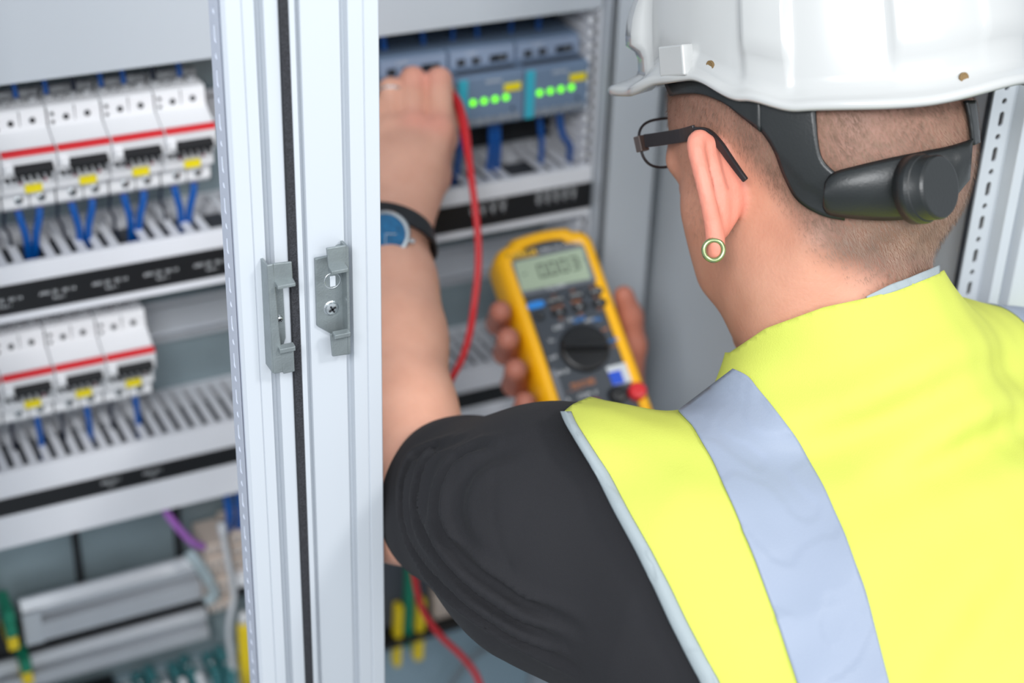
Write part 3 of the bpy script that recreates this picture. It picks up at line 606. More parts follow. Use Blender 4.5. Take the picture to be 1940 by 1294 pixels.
def nets(fn, lo, hi, h, smooth=1):
    lo = np.array(lo, f32); hi = np.array(hi, f32); B = 6
    nb = np.ceil((hi - lo) / (h * B)).astype(int)
    gx = [lo[i] + (np.arange(nb[i]) + 0.5) * h * B for i in range(3)]
    C3 = np.stack(np.meshgrid(*gx, indexing='ij'), -1).reshape(-1, 3).astype(f32)
    dc = fn(C3).reshape(nb)
    act = np.abs(dc) < h * B * 1.35
    n = nb * B
    D = np.repeat(np.repeat(np.repeat(dc, B, 0), B, 1), B, 2).astype(f32)
    M = np.repeat(np.repeat(np.repeat(act, B, 0), B, 1), B, 2)
    idx = np.argwhere(M)
    Pp = (lo + idx * h).astype(f32); val = np.empty(len(Pp), f32)
    for i in range(0, len(Pp), 400000): val[i:i + 400000] = fn(Pp[i:i + 400000])
    D[tuple(idx.T)] = val
    S = D < 0
    c8 = [(i, j, k) for i in (0, 1) for j in (0, 1) for k in (0, 1)]
    m = [x - 1 for x in n]
    cnt = sum(S[i:i + m[0], j:j + m[1], k:k + m[2]].astype(np.int8) for i, j, k in c8)
    mixed = (cnt > 0) & (cnt < 8); ci = np.argwhere(mixed)
    acc = np.zeros((len(ci), 3)); w = np.zeros(len(ci))
    for a in range(3):
        o1, o2 = [x for x in range(3) if x != a]
        for u in (0, 1):
            for v in (0, 1):
                p = ci.copy(); p[:, o1] += u; p[:, o2] += v; q = p.copy(); q[:, a] += 1
                da = D[tuple(p.T)]; db = D[tuple(q.T)]; cr = (da < 0) != (db < 0)
                t = np.where(cr, da / np.where(cr, da - db, 1), 0)
                pos = p.astype(float); pos[:, a] += t
                acc[cr] += pos[cr]; w[cr] += 1
    V = lo + (acc / w[:, None]) * h
    ID = -np.ones(mixed.shape, int); ID[tuple(ci.T)] = np.arange(len(ci))
    Fs = []
    for a in range(3):
        o1, o2 = (a + 1) % 3, (a + 2) % 3
        sl = [slice(0, m[x]) for x in range(3)]; s2 = list(sl); sl[a] = slice(0, m[a]); s2[a] = slice(1, m[a] + 1)
        cr = S[tuple(sl)] != S[tuple(s2)]; e = np.argwhere(cr); e = e[(e[:, o1] > 0) & (e[:, o2] > 0)]
        inside = S[tuple(e.T)]
        def g(d1, d2):
            q = e.copy(); q[:, o1] -= d1; q[:, o2] -= d2; return ID[tuple(q.T)]
        quad = np.stack([g(1, 1), g(0, 1), g(0, 0), g(1, 0)], 1)
        quad[~inside] = quad[~inside][:, ::-1]
        Fs.append(quad[(quad >= 0).all(1)])
    Fc = np.concatenate(Fs)
    for _ in range(smooth):
        A = np.zeros_like(V); c = np.zeros(len(V))
        for i in range(4):
            np.add.at(A, Fc[:, i], V[Fc[:, (i + 1) % 4]]); np.add.at(A, Fc[:, i], V[Fc[:, (i + 3) % 4]]); np.add.at(c, Fc[:, i], 2)
        V = V * 0.5 + 0.5 * A / c[:, None]
    return V, Fc
def clip(V, Fc, g):
    """keep g < 0, cutting the faces exactly along g = 0 (near corners are snapped to the cut first)"""
    V = np.array(V, float); g = np.array(g, float)
    for _ in range(2):
        E = np.concatenate([Fc[:, [i, (i + 1) % 4]] for i in range(4)]); E = E[(g[E[:, 0]] < 0) != (g[E[:, 1]] < 0)]
        if not len(E): break
        t = g[E[:, 0]] / (g[E[:, 0]] - g[E[:, 1]]); X = V[E[:, 0]] + (V[E[:, 1]] - V[E[:, 0]]) * t[:, None]
        for k, tt in ((0, t), (1, 1 - t)):
            q = tt < .38; v = E[q, k]; V[v] = X[q]; g[v] = -1e-7
    V = list(map(tuple, V)); keep = []; new = {}
    gv = list(g)
    q = (g[Fc] < 0); al = q.all(1); no = ~q.any(1)
    keep = [tuple(f) for f in Fc[al]]
    for f in Fc[~al & ~no]:
        out = []
        for i in range(len(f)):
            a, b = int(f[i]), int(f[(i + 1) % len(f)])
            if gv[a] < 0: out.append(a)
            if (gv[a] < 0) != (gv[b] < 0):
                k = (min(a, b), max(a, b))
                if k not in new:
                    a_, b_ = k; t = gv[a_] / (gv[a_] - gv[b_]); new[k] = len(V)
                    V.append(tuple(V[a_][i2] + (V[b_][i2] - V[a_][i2]) * t for i2 in range(3))); gv.append(-1e-9)
                out.append(new[k])
        if len(out) >= 3: keep.append(tuple(out))
    V = np.array(V); used = np.unique(np.concatenate([np.array(f) for f in keep])); mp = -np.ones(len(V), int); mp[used] = np.arange(len(used))
    tri = []
    for f in keep:
        f = [int(mp[i]) for i in f]
        tri.append(tuple(f)) if len(f) <= 4 else tri.extend((f[0], f[i], f[i + 1]) for i in range(1, len(f) - 1))
    return V[used], tri
def clip2(V, F, g):
    Fq = np.array([tuple(f) + ((f[-1],) if len(f) == 3 else ()) for f in F]); 
    V2, F2 = clip(V, Fq, g)
    F3 = []
    for f in F2:
        h = [f[0]]
        for i in f[1:]:
            if i != h[-1]: h.append(i)
        if h[0] == h[-1]: h.pop()
        if len(h) >= 3: F3.append(tuple(h))
    return V2, F3
def px_of(V): return 970 + F_PX * V[:, 0] / V[:, 2], 647 + F_PX * V[:, 1] / V[:, 2]
def vnoise(P, s, seed=0):
    """smooth pseudo-noise from a few sines"""
    r = np.random.RandomState(seed); o = 0
    for i in range(5):
        k = r.randn(3) * s * (0.7 + 0.3 * i); o = o + np.sin(P @ k.astype(f32) + r.rand() * 6.28) / (1 + 0.5 * i)
    return o / 2.6

# ------------------------------------------------------------------ head frame
H0 = cc(1547, 345, 1.0); SC = 1.06
Rr = _unit([0.743, -0.18, 0.645]); Ff = np.array([-0.67, 0.12, 0.733]); Ff = _unit(Ff - Rr * (Ff @ Rr)); Uu = np.cross(Rr, Ff)
HM = np.array([Rr, Ff, Uu])                               # camera axes -> head axes (right, forward, up)
def hl(x, y, z): return H0 + SC * (x * Rr + y * Ff + z * Uu)
NB = cc(1610, 660, 1.0)                                    # root of the neck
def head_sdf(P):
    q = ((P - H0.astype(f32)) @ HM.T.astype(f32)) / SC; A = np.abs(q[:, 0])
    S = np.stack([A, q[:, 1], q[:, 2]], 1)
    d = ell(q, (0, -.008, .040), (.0725, .092, .092))
    d = smin(d, ell(q, (0, -.046, .006), (.054, .046, .058)), .02)
    d = smin(d, ell(q, (0, .022, -.020), (.060, .056, .068)), .02)
    d = smin(d, rcone(S, (.044, .004, -.048), (.0, .066, -.082), .018, .017), .02)
    d = smin(d, rcone(S, (.038, .044, -.005), (.026, .058, -.040), .020, .018), .015)
    d = smin(d, ell(S, (.022, .064, .030), (.026, .012, .011)), .012)
    d = smin(d, rcone(q, (0, .064, .022), (0, .073, -.014), .007, .009), .008)
    d = smin(d, ell(S, (.010, .066, -.016), (.009, .010, .007)), .005)
    d = smin(d, ell(q, (0, .080, -.045), (.023, .011, .006)), .004)
    d = smin(d, ell(q, (0, .078, -.054), (.020, .011, .006)), .004)
    d = smax(d, -ell(S, (.029, .086, .012), (.014, .012, .009)), .008)       # eye sockets
    d = smin(d, ell(S, (.027, .066, .012), (.012, .012, .012)), .002)
    return d * SC
NKP = [(cc(1550, 450, 1.0), .055), (cc(1586, 590, 1.0), .0585), (cc(1640, 740, 1.0), .066), (cc(1670, 900, 1.02), .07)]
def neck_sdf(P):
    d = chain(P, NKP, .01)
    d = smin(d, rcone(P, hl(-.050, -.03, -.035), cc(1470, 700, .985), .012, .014), .02)     # neck tendon
    return d
# the near (left) ear: curved rim, flat back, lobe
def csp(pts, k=3):                                         # smooth chain of (point, radius)
    A_ = [np.r_[p, r] for p, r in pts]; out = []
    for i in range(len(A_) - 1):
        a, b, c, d = A_[max(i - 1, 0)], A_[i], A_[i + 1], A_[min(i + 2, len(A_) - 1)]
        for q in range(k):
            t = q / k; out.append(0.5 * (2 * b + (c - a) * t + (2 * a - 5 * b + 4 * c - d) * t * t + (3 * b - a - 3 * c + d) * t ** 3))
    out.append(A_[-1]); return [(o[:3], float(o[3])) for o in out]
ear_rim = csp([(cc(1338, 272, .944), .0050), (cc(1326, 262, .941), .0054), (cc(1318, 272, .938), .0054), (cc(1322, 300, .936), .0052), (cc(1332, 340, .934), .0050), (cc(1342, 385, .935), .0050), (cc(1350, 425, .938), .0052), (cc(1355, 455, .940), .0056), (cc(1357, 478, .942), .0056)], 3)
ear_back = csp([(cc(1345, 278, .948), .0062), (cc(1362, 318, .951), .0080), (cc(1374, 358, .953), .0098), (cc(1378, 395, .954), .0085), (cc(1368, 435, .950), .0050)], 3)
ear_mid = csp([(cc(1338, 285, .943), .0042), (cc(1352, 325, .943), .0050), (cc(1362, 365, .944), .0056), (cc(1366, 400, .945), .0052), (cc(1362, 440, .945), .0046)], 3)
def ear_sdf(P):
    d = smin(chain(P, ear_rim), chain(P, ear_back), .004)
    return smin(d, chain(P, ear_mid), .004)
def far_ear(P):
    q = ((P - H0.astype(f32)) @ HM.T.astype(f32)) / SC
    return smin(ell(q, (.082, -.004, .004), (.007, .016, .031)), chain(q, [((.084, .006, .026), .005), ((.092, -.014, .028), .005), ((.092, -.020, .006), .005), ((.083, -.006, -.030), .005)]), .006) * SC
def skin_head(P):
    d = smin(head_sdf(P), neck_sdf(P), .025)
    d = smin(d, ear_sdf(P), .006)
    return smin(d, far_ear(P), .005)

# left arm and hand reaching into the cabinet
LE = cc(765, 935, 1.115)
L_WR = cc(738, 462, 1.235)
def arm_left(P):
    d = chain(P, [(cc(1120, 1000, .99), .052), (LE, .044), (cc(744, 800, 1.145), .0435), (cc(738, 640, 1.185), .0385), (cc(738, 540, 1.212), .032), (L_WR, .0275)], .02)
    k = .012
    mc = {'i': cc(834, 246, 1.300), 'm': cc(784, 236, 1.302), 'r': cc(741, 246, 1.300), 'p': cc(704, 272, 1.292)}
    h = None
    for key, wx in (('i', 752), ('m', 742), ('r', 730), ('p', 722)):
        e = rcone(P, cc(wx, 430, 1.245), mc[key], .020, .0122); h = e if h is None else smin(h, e, .010)
    h = smin(h, rcone(P, cc(765, 330, 1.285), cc(745, 400, 1.262), .026, .024), .015)
    h = smin(h, chain(P, [(cc(772, 405, 1.258), .020), (cc(812, 335, 1.300), .0165), (cc(838, 262, 1.335), .0115), (cc(851, 212, 1.348), .0092)], .008), .012)   # thumb
    d = smin(d, h, .022)
    fg = [[(mc['i'], .0112), (cc(832, 152, 1.312), .0104), (cc(837, 166, 1.338), .0092), (cc(850, 186, 1.350), .0082)],
          [(mc['m'], .0108), (cc(782, 150, 1.312), .0102), (cc(800, 160, 1.345), .0095), (cc(822, 178, 1.356), .0082)],
          [(mc['r'], .0106), (cc(740, 170, 1.312), .0098), (cc(752, 178, 1.345), .0092), (cc(770, 195, 1.362), .0080)],
          [(mc['p'], .0105), (cc(703, 208, 1.305), .0092), (cc(712, 214, 1.330), .0082), (cc(726, 226, 1.345), .0072)]]
    for g in fg: d = smin(d, chain(P, g, .003), .0018)
    for key in 'imr': d = smin(d, ell(P, mc[key] - np.array([0, 0, .0065]), (.0095, .010, .008)), .006)
    return d
# meter frame
MC_ = cc(1088, 640, 1.33); MX = _unit([.955, -.235, .27]); MY = np.array([.31, .925, -.30]); MY = _unit(MY - MX * (MY @ MX)); MN = np.cross(MY, MX)   # MN towards the viewer
if MN[2] > 0: MN = -MN
def arm_right(P):
    pb = -MN * 0.047
    palm = MC_ + MX * .012 + MY * .055 + pb * 1.25
    d = rcone(P, palm + MX * .012 - MY * .030, palm - MY * .0 + MX * .005, .022, .026)
    d = smin(d, rcone(P, palm - MX * .030 - MY * .02, palm - MX * .020 + MY * .03, .017, .018), .02)
    wr = MC_ + MX * .03 + MY * .13 - MN * .07
    d = smin(d, rcone(P, palm + MY * .02, wr, .030, .027), .03)
    el = np.array([.30, .235, 1.30]); sh = np.array([.385, .085, 1.16])
    d = smin(d, chain(P, [(wr, .027), (wr * .6 + el * .4, .036), (el, .044), (sh, .055)], .02), .03)
    tips = [(cc(948, 590, 1.318), cc(944, 612, 1.355)), (cc(962, 642, 1.312), cc(958, 668, 1.348)), (cc(977, 700, 1.306), cc(974, 728, 1.342)), (cc(995, 762, 1.300), cc(990, 785, 1.335))]
    for i, (t, m) in enumerate(tips):
        kn = m + np.array([.014, .004, .040]); mp = palm - MY * (.034 - .022 * i) + MX * (-.02 + .003 * i)
        r0 = [.0092, .0096, .0094, .0088][i]
        d = smin(d, chain(P, [(t, r0), (m, r0 + .0008), (kn, r0 + .0015), (mp, .013)], .004), .006)
    th = [(cc(1182, 560, 1.372), .0088), (cc(1194, 600, 1.382), .0105), (cc(1199, 655, 1.390), .0115), (cc(1185, 735, 1.400), .015), (palm + MY * .02, .022)]
    d = smin(d, chain(P, th, .006), .010)
    return d

# torso under the clothes
TL = _unit([.90, -.10, .42]); TD = np.array([.10, .98, -.05]); TD = _unit(TD - TL * (TD @ TL)); TF = np.cross(TL, TD)
TA = np.array([TL, TD, TF])
SLV = [(cc(890, 956, 1.080), .0605), (cc(1055, 1012, 1.010), .0755), (cc(1275, 1100, .985), .095)]
def torso_sdf(P):
    d = ell(P, cc(1690, 1240, 1.030), (.190, .170, .128), TA)
    d = smin(d, ell(P, cc(1740, 1620, 1.02), (.175, .26, .120), TA), .08)
    d = smin(d, chain(P, [(cc(1600, 770, 1.00), .048), (cc(1480, 836, .985), .042), (cc(1330, 1010, .965), .034), (cc(1205, 965, .960), .038)], .01), .02)
    d = smin(d, chain(P, [(cc(1690, 720, 1.02), .055), (cc(1930, 765, 1.09), .050), (cc(2150, 900, 1.16), .060)], .02), .03)
    d = smin(d, chain(P, NKP, .01), .02)
    d = smin(d, rcone(P, cc(1310, 1060, .965), cc(1340, 1160, .965), .064, .078), .03)
    return d
ax_s = _unit(SLV[0][0] - SLV[2][0]); w_s = np.array([-.38, .92, .0]); w_s = _unit(w_s - ax_s * (w_s @ ax_s))
def sleeve_base(P): return chain(P, SLV, .03)
def on_sleeve(pts):                                        # a crease drawn over the sleeve: found on its surface
    out = []
    for x, y in pts:
        r = cc(x, y, 1.0).astype(f32); best = (9, 1)
        for t in np.arange(.80, 1.25, .001):
            d = float(sleeve_base((r * t)[None])[0])
            if d < best[0]: best = (d, t)
            if d < .0005: break
        out.append(r * best[1])
    return out
def polydist(P, pts, fade=False):
    d = None; n = len(pts) - 1
    for i, (a, b) in enumerate(zip(pts[:-1], pts[1:])):
        ba = (b - a).astype(f32); t = np.clip(((P - a) @ ba) / float(ba @ ba + 1e-12), 0, 1); e = np.linalg.norm(P - a - t[:, None] * ba, axis=1)
        u = (i + t) / n
        if d is None: d, w = e, u
        else: w = np.where(e < d, u, w); d = np.minimum(d, e)
    return (d, np.clip(np.minimum(w / .16, (1 - w) / .14), 0, 1)) if fade else d
FOLDS = [(on_sleeve([(862, 826), (822, 848), (787, 870), (773, 906), (768, 950), (771, 985), (782, 1030), (808, 1074), (838, 1108), (872, 1136), (915, 1166), (960, 1196), (1040, 1240), (1120, 1275)]), .0135, .0034),
         (on_sleeve([(884, 826), (833, 847), (806, 884), (794, 939), (795, 980), (807, 1012), (834, 1050), (866, 1089), (900, 1121), (938, 1147), (1000, 1185), (1060, 1215)]), .0125, .0033),
         (on_sleeve([(945, 842), (897, 847), (861, 870), (838, 907), (829, 950), (829, 980), (846, 1026), (875, 1060), (914, 1092), (953, 1116), (994, 1143), (1035, 1160), (1110, 1200)]), .0110, .0035),
         (on_sleeve([(990, 850), (930, 862), (890, 890), (868, 930), (862, 975), (878, 1025), (915, 1065)]), .0040, .0055)]
SEAM = on_sleeve([(958, 832), (940, 880), (932, 950), (945, 1030), (985, 1110), (1040, 1190), (1100, 1255)])
def sleeve_sdf(P):
    d = sleeve_base(P); o = np.zeros(len(P), f32); nr = np.where(np.abs(d) < .03)[0]
    if len(nr):
        Q = P[nr]; w = 0
        for pts, amp, s in FOLDS:
            e, fd = polydist(Q, pts, True); w = w + fd * (amp * np.exp(-(e / s) ** 2) - amp * .36 * np.exp(-((e - s * 2.0) / (s * 1.1)) ** 2))
        w = .0125 * np.tanh(w / .0125) + .0009 * np.exp(-(polydist(Q, SEAM) / .0016) ** 2)
        o[nr] = w
    return d + o + .0014 * vnoise(P, 40, 3)
def shirt_sdf(P): return smin(torso_sdf(P) - .001, sleeve_sdf(P), .02)
def bump_vest(P):
    q = (P - cc(1700, 820, .93).astype(f32)) @ TA.T.astype(f32)
    o = -.0052 * np.sin(q[:, 1] * 150 + 10 * q[:, 0] + 2 * np.sin(q[:, 0] * 22)) * np.exp(-((q[:, 1] + .005) / .045) ** 2 - ((q[:, 0] - .03) / .10) ** 2)
    o += -.0035 * np.sin((q[:, 1] + .8 * q[:, 0]) * 90) * np.exp(-((q[:, 1] - .12) / .06) ** 2 - ((q[:, 0] + .01) / .10) ** 2)
    o += .0026 * vnoise(P, 26, 5) + .0013 * vnoise(P, 60, 6)
    return o
def vest_sdf(P):
    d = torso_sdf(P) - .0075
    d = smin(d, chain(P, [(cc(1215, 940, .955), .036), (cc(1135, 915, .958), .036), (cc(1150, 970, .955), .045)], .01) - .001, .012)     # shoulder fold
    d = smin(d, sleeve_base(P) - .0060, .02)
    return d + bump_vest(P)
# ------------------------------------------------------------------ hard hat shape (helmet frame: x right, y forward, z up from the brim)
TILT = math.radians(10)
HatF = _unit(Ff * math.cos(TILT) + Uu * math.sin(TILT)); HatU = _unit(-Ff * math.sin(TILT) + Uu * math.cos(TILT)); HatR = Rr
HatO = H0 + .0625 * Uu - .010 * Ff + .021 * Rr
def hat(p):
    p = np.asarray(p, float); return HatO + p[..., 0:1] * HatR + p[..., 1:2] * HatF + p[..., 2:3] * HatU
def interp(a, xs, ys):                                      # smooth interpolation
    a = abs((a + 180) % 360 - 180)
    for i in range(len(xs) - 1):
        if xs[i] <= a <= xs[i + 1]:
            t = (a - xs[i]) / (xs[i + 1] - xs[i]); t = t * t * (3 - 2 * t); return ys[i] + (ys[i + 1] - ys[i]) * t
    return ys[-1]
HA, HB, HH = .122, .103, .145
def brim_w(a): return interp(a, [0, 30, 48, 66, 85, 110, 150, 180], [.034, .024, .013, .006, .003, .005, .009, .011])
def brim_z(a): return interp(a, [0, 30, 46, 62, 78, 100, 118, 150, 180], [.004, .003, .002, .008, .009, -.005, -.013, -.016, -.010])
def wall_r(a):
    r = math.radians(a); c, s = math.cos(r) / HA, math.sin(r) / HB; return 1 / math.sqrt(c * c + s * s)
def hp(a, rad, z):                                          # azimuth a: 0 front, 90 left, 180 back
    r = math.radians(a); return (-math.sin(r) * rad, math.cos(r) * rad, z)
# ------------------------------------------------------------------ person: skin
def skin_material():
    m = mat('skin', (214, 152, 128), 0.5, bump=0.25, bscale=420, sss=0.0, spec=0.35)
    nt = m.node_tree; b = nt.nodes['Principled BSDF']; at = nt.nodes.new('ShaderNodeAttribute'); at.attribute_name = 'tone'
    n = nt.nodes.new('ShaderNodeTexNoise'); n.inputs['Scale'].default_value = 55; n.inputs['Detail'].default_value = 5
    tc = nt.nodes.new('ShaderNodeTexCoord'); nt.links.new(tc.outputs['Object'], n.inputs['Vector'])
    mx = nt.nodes.new('ShaderNodeMix'); mx.data_type = 'RGBA'; mx.blend_type = 'MULTIPLY'
    rp = nt.nodes.new('ShaderNodeValToRGB'); rp.color_ramp.elements[0].position = .3; rp.color_ramp.elements[1].position = .7
    rp.color_ramp.elements[0].color = (.90, .84, .82, 1); rp.color_ramp.elements[1].color = (1.0, 1.0, 1.0, 1)
    nt.links.new(n.outputs['Fac'], rp.inputs['Fac']); mx.inputs[0].default_value = 0.8
    nt.links.new(at.outputs['Color'], mx.inputs[6]); nt.links.new(rp.outputs['Color'], mx.inputs[7]); nt.links.new(mx.outputs[2], b.inputs['Base Color'])
    b.inputs['Subsurface Weight'].default_value = 0.12; b.inputs['Subsurface Radius'].default_value = (1.0, 0.35, 0.18); b.inputs['Subsurface Scale'].default_value = 0.006
    return m
skin_material()
parts_ = []
off = 0
BV, BF = [], []
for fn, lo, hi, h in ((skin_head, (.05, -.26, .84), (.34, .09, 1.18), .0020),
                      (arm_left, (-.15, -.23, .93), (.12, .19, 1.42), .0024),
                      (arm_right, (-.03, -.05, 1.08), (.47, .30, 1.56), .0026)):
    V, Fc = nets(fn, lo, hi, h, 1)
    BV.append(V); BF.append(Fc + off); off += len(V)
V = np.concatenate(BV); Fc = np.concatenate(BF)
person = thing('person', W(np.array([.27, .52, 1.0])) * np.array([1, 1, 0]), 'person in hi-vis vest and black t-shirt leaning into the cabinet, seen from behind', 'person')
body = mesh_obj('body', Wn(V), Fc, 'skin', person, smooth=True, fix=False)
def sm(x, a, b):
    t = np.clip((x - a) / (b - a), 0, 1); return t * t * (3 - 2 * t)
def head_local(V): return ((V - H0) @ HM.T) / SC
q = head_local(V); nH = len(BV[0])
isH = (np.arange(len(V)) < nH)
# scalp region: above a hairline that runs from the temples over the ears down to the nape
hair_line = np.where(q[:, 1] > -.005, .028 + .25 * np.maximum(0, q[:, 1]), .028 + (q[:, 1] + .005) * 2.1)
hair_line = np.maximum(hair_line, -.085)
hairm = sm(q[:, 2], hair_line - .018, hair_line + .03) * isH * (1 - sm(q[:, 1], .062, .078))
dear = ear_sdf(V.astype(f32)); near_ear = (1 - sm(dear, .0, .006)) * isH
hairm = hairm * (1 - near_ear)
base = np.tile(np.array([202, 148, 124.]), (len(V), 1))
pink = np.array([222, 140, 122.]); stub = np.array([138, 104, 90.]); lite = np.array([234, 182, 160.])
base = base * (1 - .8 * near_ear[:, None]) + pink * .8 * near_ear[:, None]
face = (sm(q[:, 1], .0, .04) * isH)[:, None]; base = base * (1 - .35 * face) + np.array([176, 118, 98.]) * .35 * face  # shade over the front of the face is put into the skin tone
base = base * (1 - .9 * hairm[:, None]) + stub * .9 * hairm[:, None]
nl = len(BV[1]); armL = (np.arange(len(V)) >= nH) & (np.arange(len(V)) < nH + nl)
kn = np.zeros(len(V))
for c in (cc(831, 240, 1.29), cc(784, 232, 1.292), cc(829, 150, 1.31), cc(784, 150, 1.31)): kn += np.exp(-(np.linalg.norm(V - c, axis=1) / .012) ** 2)
kn = np.clip(kn, 0, 1)[:, None] * armL[:, None]
base = np.where(armL[:, None], lite * np.array([.99, .97, .95]), base); base = base * (1 - .45 * kn) + np.array([230, 140, 126.]) * .45 * kn  # left arm toned lighter: its light is painted into the skin
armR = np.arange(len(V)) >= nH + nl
base = np.where(armR[:, None], np.array([188, 122, 104.]), base)  # right arm toned darker: its shade is painted into the skin
c4 = np.ones((len(V), 4), f32); b01 = base / 255; c4[:, :3] = np.where(b01 <= .04045, b01 / 12.92, ((b01 + .055) / 1.055) ** 2.4)
ca = body.data.color_attributes.new('tone', 'FLOAT_COLOR', 'POINT'); ca.data.foreach_set('color', c4.ravel())

# short clipped hair: fine tapering strands rooted in the scalp
def grad(fn, P, e=.0006):
    g = np.stack([fn(P + np.array(d, f32) * e) - fn(P - np.array(d, f32) * e) for d in ((1, 0, 0), (0, 1, 0), (0, 0, 1))], 1); return g / (np.linalg.norm(g, axis=1)[:, None] + 1e-9)
def strands(fn, V, Fc, wt, n, length, width, seed, lay):
    r = np.random.RandomState(seed); Fq = Fc
    wf = wt[Fq].mean(1); wf = wf / wf.sum(); pick = r.choice(len(Fq), n, p=wf)
    uv = r.rand(n, 2, 1); A, B_, C_, D_ = (V[Fq[pick, i]] for i in range(4))
    P = (A * (1 - uv[:, 0]) + B_ * uv[:, 0]) * (1 - uv[:, 1]) + (D_ * (1 - uv[:, 0]) + C_ * uv[:, 0]) * uv[:, 1]
    N = grad(fn, P.astype(f32)).astype(float)
    L = lay(P) + r.randn(n, 3) * .25; L -= N * (L * N).sum(1)[:, None]; L /= np.linalg.norm(L, axis=1)[:, None] + 1e-9
    wl = wt[Fq[pick]].mean(1); ln = (length * (.35 + .65 * wl) * (.7 + .6 * r.rand(n)))[:, None]
    S = np.cross(N, L) * width
    T1 = P + (N * .55 + L * .6) * ln * .55; T2 = P + (N * .62 + L * 1.0) * ln
    Vs = np.stack([P - S, P + S, T1 + S * .75, T1 - S * .75, T2], 1).reshape(-1, 3)
    k = np.arange(n)[:, None] * 5
    F1 = (k + np.array([0, 1, 2, 3])).tolist(); F2 = (k + np.array([3, 2, 4])).tolist()
    return Vs, F1 + F2
mat('hair', (150, 124, 106), 0.45, vary=0.35, vscale=60)
qs = lambda P: np.tile(-Uu * 1.0 - Ff * .35, (len(P), 1))
hw = hairm * (1 - sm(q[:, 2], .10, .12)) 
Hv, Hf = strands(skin_head, V, Fc, np.clip(hw, 0, 1) ** 1.3, 70000, .0042, .00007, 4, qs)
ho = mesh_obj('hair', Wn(Hv), Hf, 'hair', person, fix=False); tag(ho, 'short clipped brown hair', kind='stuff')
side = ((q[:, 1] > .012) & (q[:, 1] < .05) & (q[:, 2] > -.02) & (q[:, 2] < .06)) * isH * 1.0
Hv, Hf = strands(skin_head, V, Fc, side * .5 * (1 - near_ear), 1500, .0045, .00008, 5, qs)
tag(mesh_obj('sideburn_hair', Wn(Hv), Hf, 'hair', person, fix=False), 'dark short sideburns', kind='stuff')

# ------------------------------------------------------------------ clothing
def cast(px, py, fn, off):
    D_ = np.stack([(np.asarray(px) - 970) / F_PX, (np.asarray(py) - 647) / F_PX, np.ones(len(px))], 1).astype(f32); L = np.linalg.norm(D_, axis=1); D_ /= L[:, None]
    t = np.full(len(D_), .80, f32); best = np.full(len(D_), 9., f32); bt = t.copy()
    for _ in range(90):
        d = fn(D_ * t[:, None]) - off; b_ = np.abs(d) < best; best = np.where(b_, np.abs(d), best); bt = np.where(b_, t, bt)
        t = t + np.where(np.abs(d) < .0002, 0, np.maximum(d * .7, .0008 * (d > .0002)))
        t = np.minimum(t, 1.3)
    return D_ * bt[:, None]
def resample(pts, n):
    P = np.array(spline(pts, 8)); s = np.r_[0, np.cumsum(np.linalg.norm(np.diff(P, axis=0), axis=1))]; u = np.linspace(0, s[-1], n)
    return np.stack([np.interp(u, s, P[:, k]) for k in range(P.shape[1])], 1)
def band(e1, e2, n, m, fn, off):
    A_, B2 = resample(e1, n), resample(e2, n); G = np.array([[A_[i] * (1 - j / (m - 1)) + B2[i] * j / (m - 1) for j in range(m)] for i in range(n)]).reshape(-1, 2)
    o = off(np.tile(np.linspace(0, 1, m), n), np.repeat(np.linspace(0, 1, n), m)) if callable(off) else off
    P = cast(G[:, 0], G[:, 1], fn, o)
    Fb = [(i * m + j, i * m + j + 1, (i + 1) * m + j + 1, (i + 1) * m + j) for i in range(n - 1) for j in range(m - 1)]
    return P.astype(float), Fb
def weave(name, rgb, rough, scale, bump, sheen=0.0, vary=0.03, tl=0.0):
    m = mat(name, rgb, rough, bump=bump, bscale=scale, vary=vary, vscale=12, spec=0.2)
    m.node_tree.nodes['Principled BSDF'].inputs['Sheen Weight'].default_value = sheen; return m
weave('shirt_black', (38, 38, 41), 0.9, 1600, 0.35, 0.02)
weave('vest_yellow', (194, 201, 90), 0.75, 1400, 0.25)
weave('reflective_grey', (142, 152, 170), 0.42, 900, 0.12)
weave('binding_grey', (150, 160, 164), 0.6, 900, 0.2)
weave('trouser_blue', (42, 48, 60), 0.9, 900, 0.3)
V2, F2 = nets(lambda P: np.minimum(shirt_sdf(P), chain(P, [(np.array([.372, .085, 1.150]), .066), (np.array([.335, .17, 1.225]), .056)])), (-.10, -.06, .82), (.52, .60, 1.34), .0023, 1)
hx_, hy_ = px_of(V2)
neck_y = lambda x: np.interp(x, [900, 1382, 1450, 1560, 1640, 1700, 1780, 1810, 2600], [640, 668, 622, 582, 565, 549, 516, 500, 460])
V2, F2 = clip2(V2, F2, (neck_y(hx_) + 14) - hy_)
sh = mesh_obj('t_shirt', Wn(V2), F2, 'shirt_black', person, smooth=True, fix=False)
V3, F3 = nets(vest_sdf, (-.02, -.10, .80), (.56, .52, 1.30), .0034, 2)
px, py = px_of(V3)
arm_x = lambda y: np.interp(y, [600, 742, 752, 766, 781, 830, 900, 970, 1040, 1110, 1180, 1240, 1294, 1500, 2200], [1300, 1150, 1110, 1078, 1060, 1088, 1130, 1165, 1203, 1238, 1270, 1300, 1328, 1400, 1560])
gN = neck_y(px) - py; gA = (arm_x(py) + 6 - px)
l3 = (V3 - H0) @ TL
gl = (l3 - .285) * 3000
g = np.maximum(np.maximum(gN, gA), gl)
Vv, Fv = clip2(V3, F3, g)
vest = mesh_obj('safety_vest', Wn(Vv), Fv, 'vest_yellow', person, smooth=True, fix=False, solid=0.0014, weld=.0004)
tag(vest, 'bright yellow-green vest with grey reflective braces')
def outgrow(V, d):
    N = grad(vest_sdf, V.astype(f32)); return V + N * d
